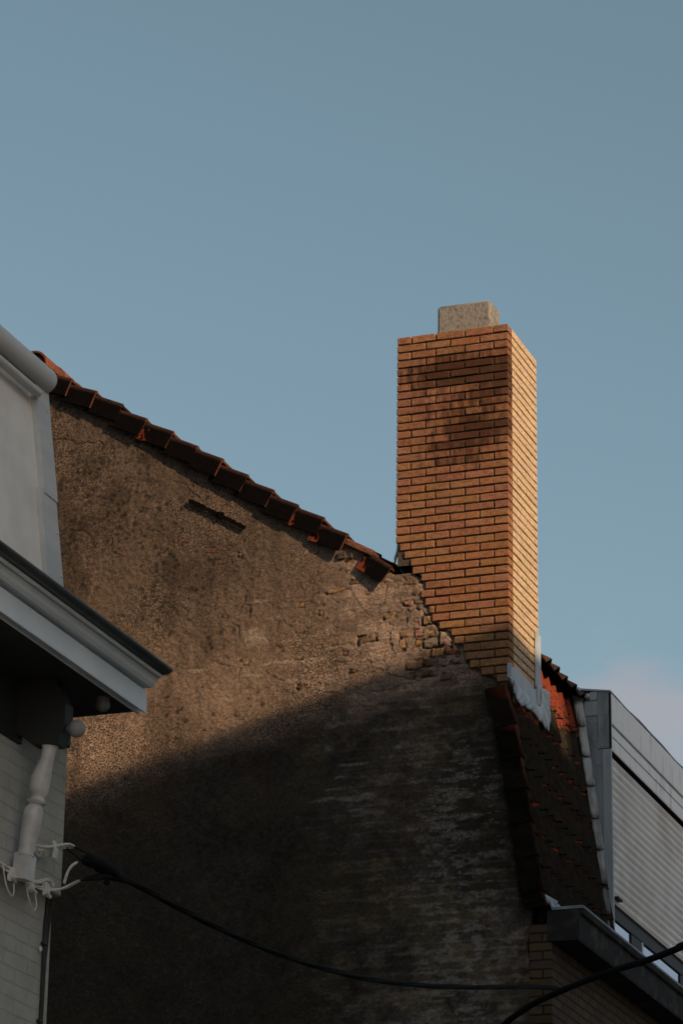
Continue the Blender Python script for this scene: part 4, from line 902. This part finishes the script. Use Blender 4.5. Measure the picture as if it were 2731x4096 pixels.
# bundle of painted house wires along the frieze
mb = MB(); X1 = LX+.045
runs = [[(-40, 3430), (10, 3463), (60, 3495), (120, 3528), (170, 3550), (230, 3556), (262, 3553), (285, 3543), (330, 3517)],
        [(-40, 3437), (20, 3478), (70, 3508), (130, 3542), (175, 3560), (225, 3560), (258, 3550), (278, 3540), (315, 3522)],
        [(-40, 3422), (12, 3455), (62, 3486), (125, 3520), (150, 3524), (195, 3516), (212, 3530), (216, 3545)],
        [(-40, 3426), (15, 3460), (66, 3490), (128, 3526), (160, 3530), (190, 3521), (206, 3532), (212, 3546)]]
for k, rn in enumerate(runs): mb.tube(spline([at(x, y, 0, X1+.008*(k % 2)+(.0005*max(0, x-200))) for x, y in rn], 6), .0055, 7)
hw = mb.build('house_wires', M['wire'], None, 180, loc=at(130, 3530, 0, X1)); tag(hw, 'bundle of grey-white wires pinned along the base of the pale brick frieze', 'wires')
mb = MB()
for lp in ([(13, 3458), (17, 3490), (26, 3540), (38, 3570), (50, 3584), (57, 3568), (56, 3535)], [(96, 3506), (106, 3540), (114, 3585), (125, 3620), (138, 3643), (147, 3618), (142, 3578)]): mb = MB(); mb.tube(spline([at(x, y, 0, X1+.02) for x, y in lp], 6), .0042, 7); mb.build('wire_loop', M['wire'], hw, 180)
mb = MB()
for x, y in [(46, 3495), (126, 3540), (184, 3558)]:
    mb = MB(); p = at(x, y, 0, X1+.012); mb.box(p-np.array([.012, .02, .034]), p+np.array([.014, .02, .03]), .005, .004); mb.tube([p+np.array([.012, -.02, -.02]), p+np.array([.012, .03, -.032])], .009, 8); mb.build('clip', M['wire'], hw)
mb = MB(); mb.tube(spline([at(x, y, 0, X1+.02) for x, y in [(258, 3535), (264, 3510), (275, 3482), (290, 3462), (308, 3450)]], 6), .0075, 8); mb.build('wire_tail', M['wire'], hw, 180)
# thin conduits running down the corner
mb = MB()
for k, (o, r_) in enumerate(((0, .0085), (9, .006), (17, .006))):
    rn = [(190+o, 3570), (188+o*1.2, 3640), (181+o, 3700), (176+o*.8, 3780), (173+o*.5, 3860), (168+o*.45, 3960), (163+o*.4, 4060), (158+o*.4, 4140)]
    mb.tube(spline([at(x, y, 0, LX-.014+.003*k) for x, y in rn], 6), r_, 7)
rp = mb.build('riser_wires', M['soffit'], None, 180, loc=at(180, 3700, 0, LX)); tag(rp, 'thin dark wires running straight down the pale brick corner', 'wires')
mb = MB()
for x, y in [(178, 3775), (160, 4085)]:
    mb = MB(); p = at(x, y, 0, LX-.010); mb.box(p-np.array([.01, .022, .007]), p+np.array([.01, .022, .007]), .003); mb.build('strap', M['soffit'], rp)
p = at(163, 3797, 0, LX-.012); mb = MB(); mb.ball(p, .012, 10, (.8, 1, 1.2)); sc_ = mb.build('wall_screw', M['wire'], rp, 60)
# thick cable crossing the lower right corner
A_ = np.array([-6.80, 21.80, 0]); B_ = np.array([2.4, 8.0, 0]); nv = np.array([-(B_-A_)[1], (B_-A_)[0], 0])
tk = [(2850, 3734), (2731, 3785), (2589, 3840), (2430, 3889), (2271, 3952), (2150, 4006), (2100, 4036), (2055, 4066), (2010, 4104), (1980, 4150)]
P = [on_plane(x, y, A_, nv) for x, y in tk]
dv = P[0]-P[1]; tt_ = (2.44-P[0][0])/dv[0]; far = P[0]+dv*tt_*1.0
P = [far, P[0]+dv*tt_*.5-np.array([0, 0, .12])]+P
mb = MB(); mb.tube(spline(P, 10), .0215, 10)
tc_ = mb.build('service_cable', M['cable'], None, 180, loc=P[3]); tag(tc_, 'thick black cable crossing the lower right in front of the gutter and window', 'cable')

# ================================================================== unseen houses across the street and behind: outlines shaped for shade, pale for bounce
def across(name, label, outline, x0, x1, m, rf=None):
    t = thing(name, label, 'house', (x0, outline[0][0], 0), 'houses across the street')
    mb = MB(); mb.sweep([(p[0], p[1]) for p in outline], [((x0, 0, 0), (0, 1, 0), (0, 0, 1)), ((x1, 0, 0), (0, 1, 0), (0, 0, 1))]); mb.build('wall', m, t)
    mb = MB(); ya = outline[0][0]; yb = outline[-1][0]
    for fl in range(4):
        for q in range(2):
            yc = ya+(yb-ya)*(.28+.44*q); mb = MB(); mb.box((x0-.02, yc-.5, 1.0+3*fl), (x0+.05, yc+.5, 2.7+3*fl), .01); mb.build('window', M['glass'], t)
    return t
SLW = -0.495
zg = lambda y: 13.93+SLW*(y-16.71)
across('townhouse', 'tall pale brick townhouse with a street-facing gable across the street', [(8.5, 0), (8.5, 14.3), (12.6, 15.83), (16.71, 14.13), (16.71, 0)], 2.5, 9, M['pale_brick'])
across('townhouse', 'pale brick townhouse with stepped flat parapet across the street', [(16.72, 0), (16.72, 14.125), (17.50, 14.04), (17.54, 13.62), (18.25, 13.40), (18.3, 14.6), (19.2, 14.7), (19.3, 14.7), (23.6, 14.7), (23.6, 0)], 2.5, 9, M['pale_brick'])  # parapet steps shaped to set the shadow edge on chimney and tiles
across('townhouse', 'narrow pale brick townhouse nearest the camera across the street', [(5.8, 0), (5.8, 13.5), (8.48, 13.5), (8.48, 0)], 2.5, 9, M['pale_brick'])  # kept narrow so more sky light reaches the white house
across('townhouse', 'lowest pale brick townhouse down the street, facing the dormer', [(23.62, 0), (23.62, 6.5), (40, 6.5), (40, 0)], 2.5, 9, M['pale_brick'])
t = thing('end_blocker', 'unseen pale brick house added behind the camera to cut sky light', 'house', (-2, -50, 0)); mb = MB(); mb.box((-16, -60, 0), (9, -45, 13)); mb.build('wall', M['pale_brick'], t)  # unseen, added to darken the ambient light from behind
t = thing('tall_blocker', 'unseen tall pale house added beside the white house to block sky light', 'house', (LX-4, 6, 0)); mb = MB(); mb.box((LX-12, -14, 0), (LX-.01, 10.4, 15.5)); mb.build('wall', M['pale_brick'], t)  # unseen, added to keep sky light off the gable wall
print('faces', sum(len(o.data.polygons) for o in S.objects if o.type == 'MESH'))
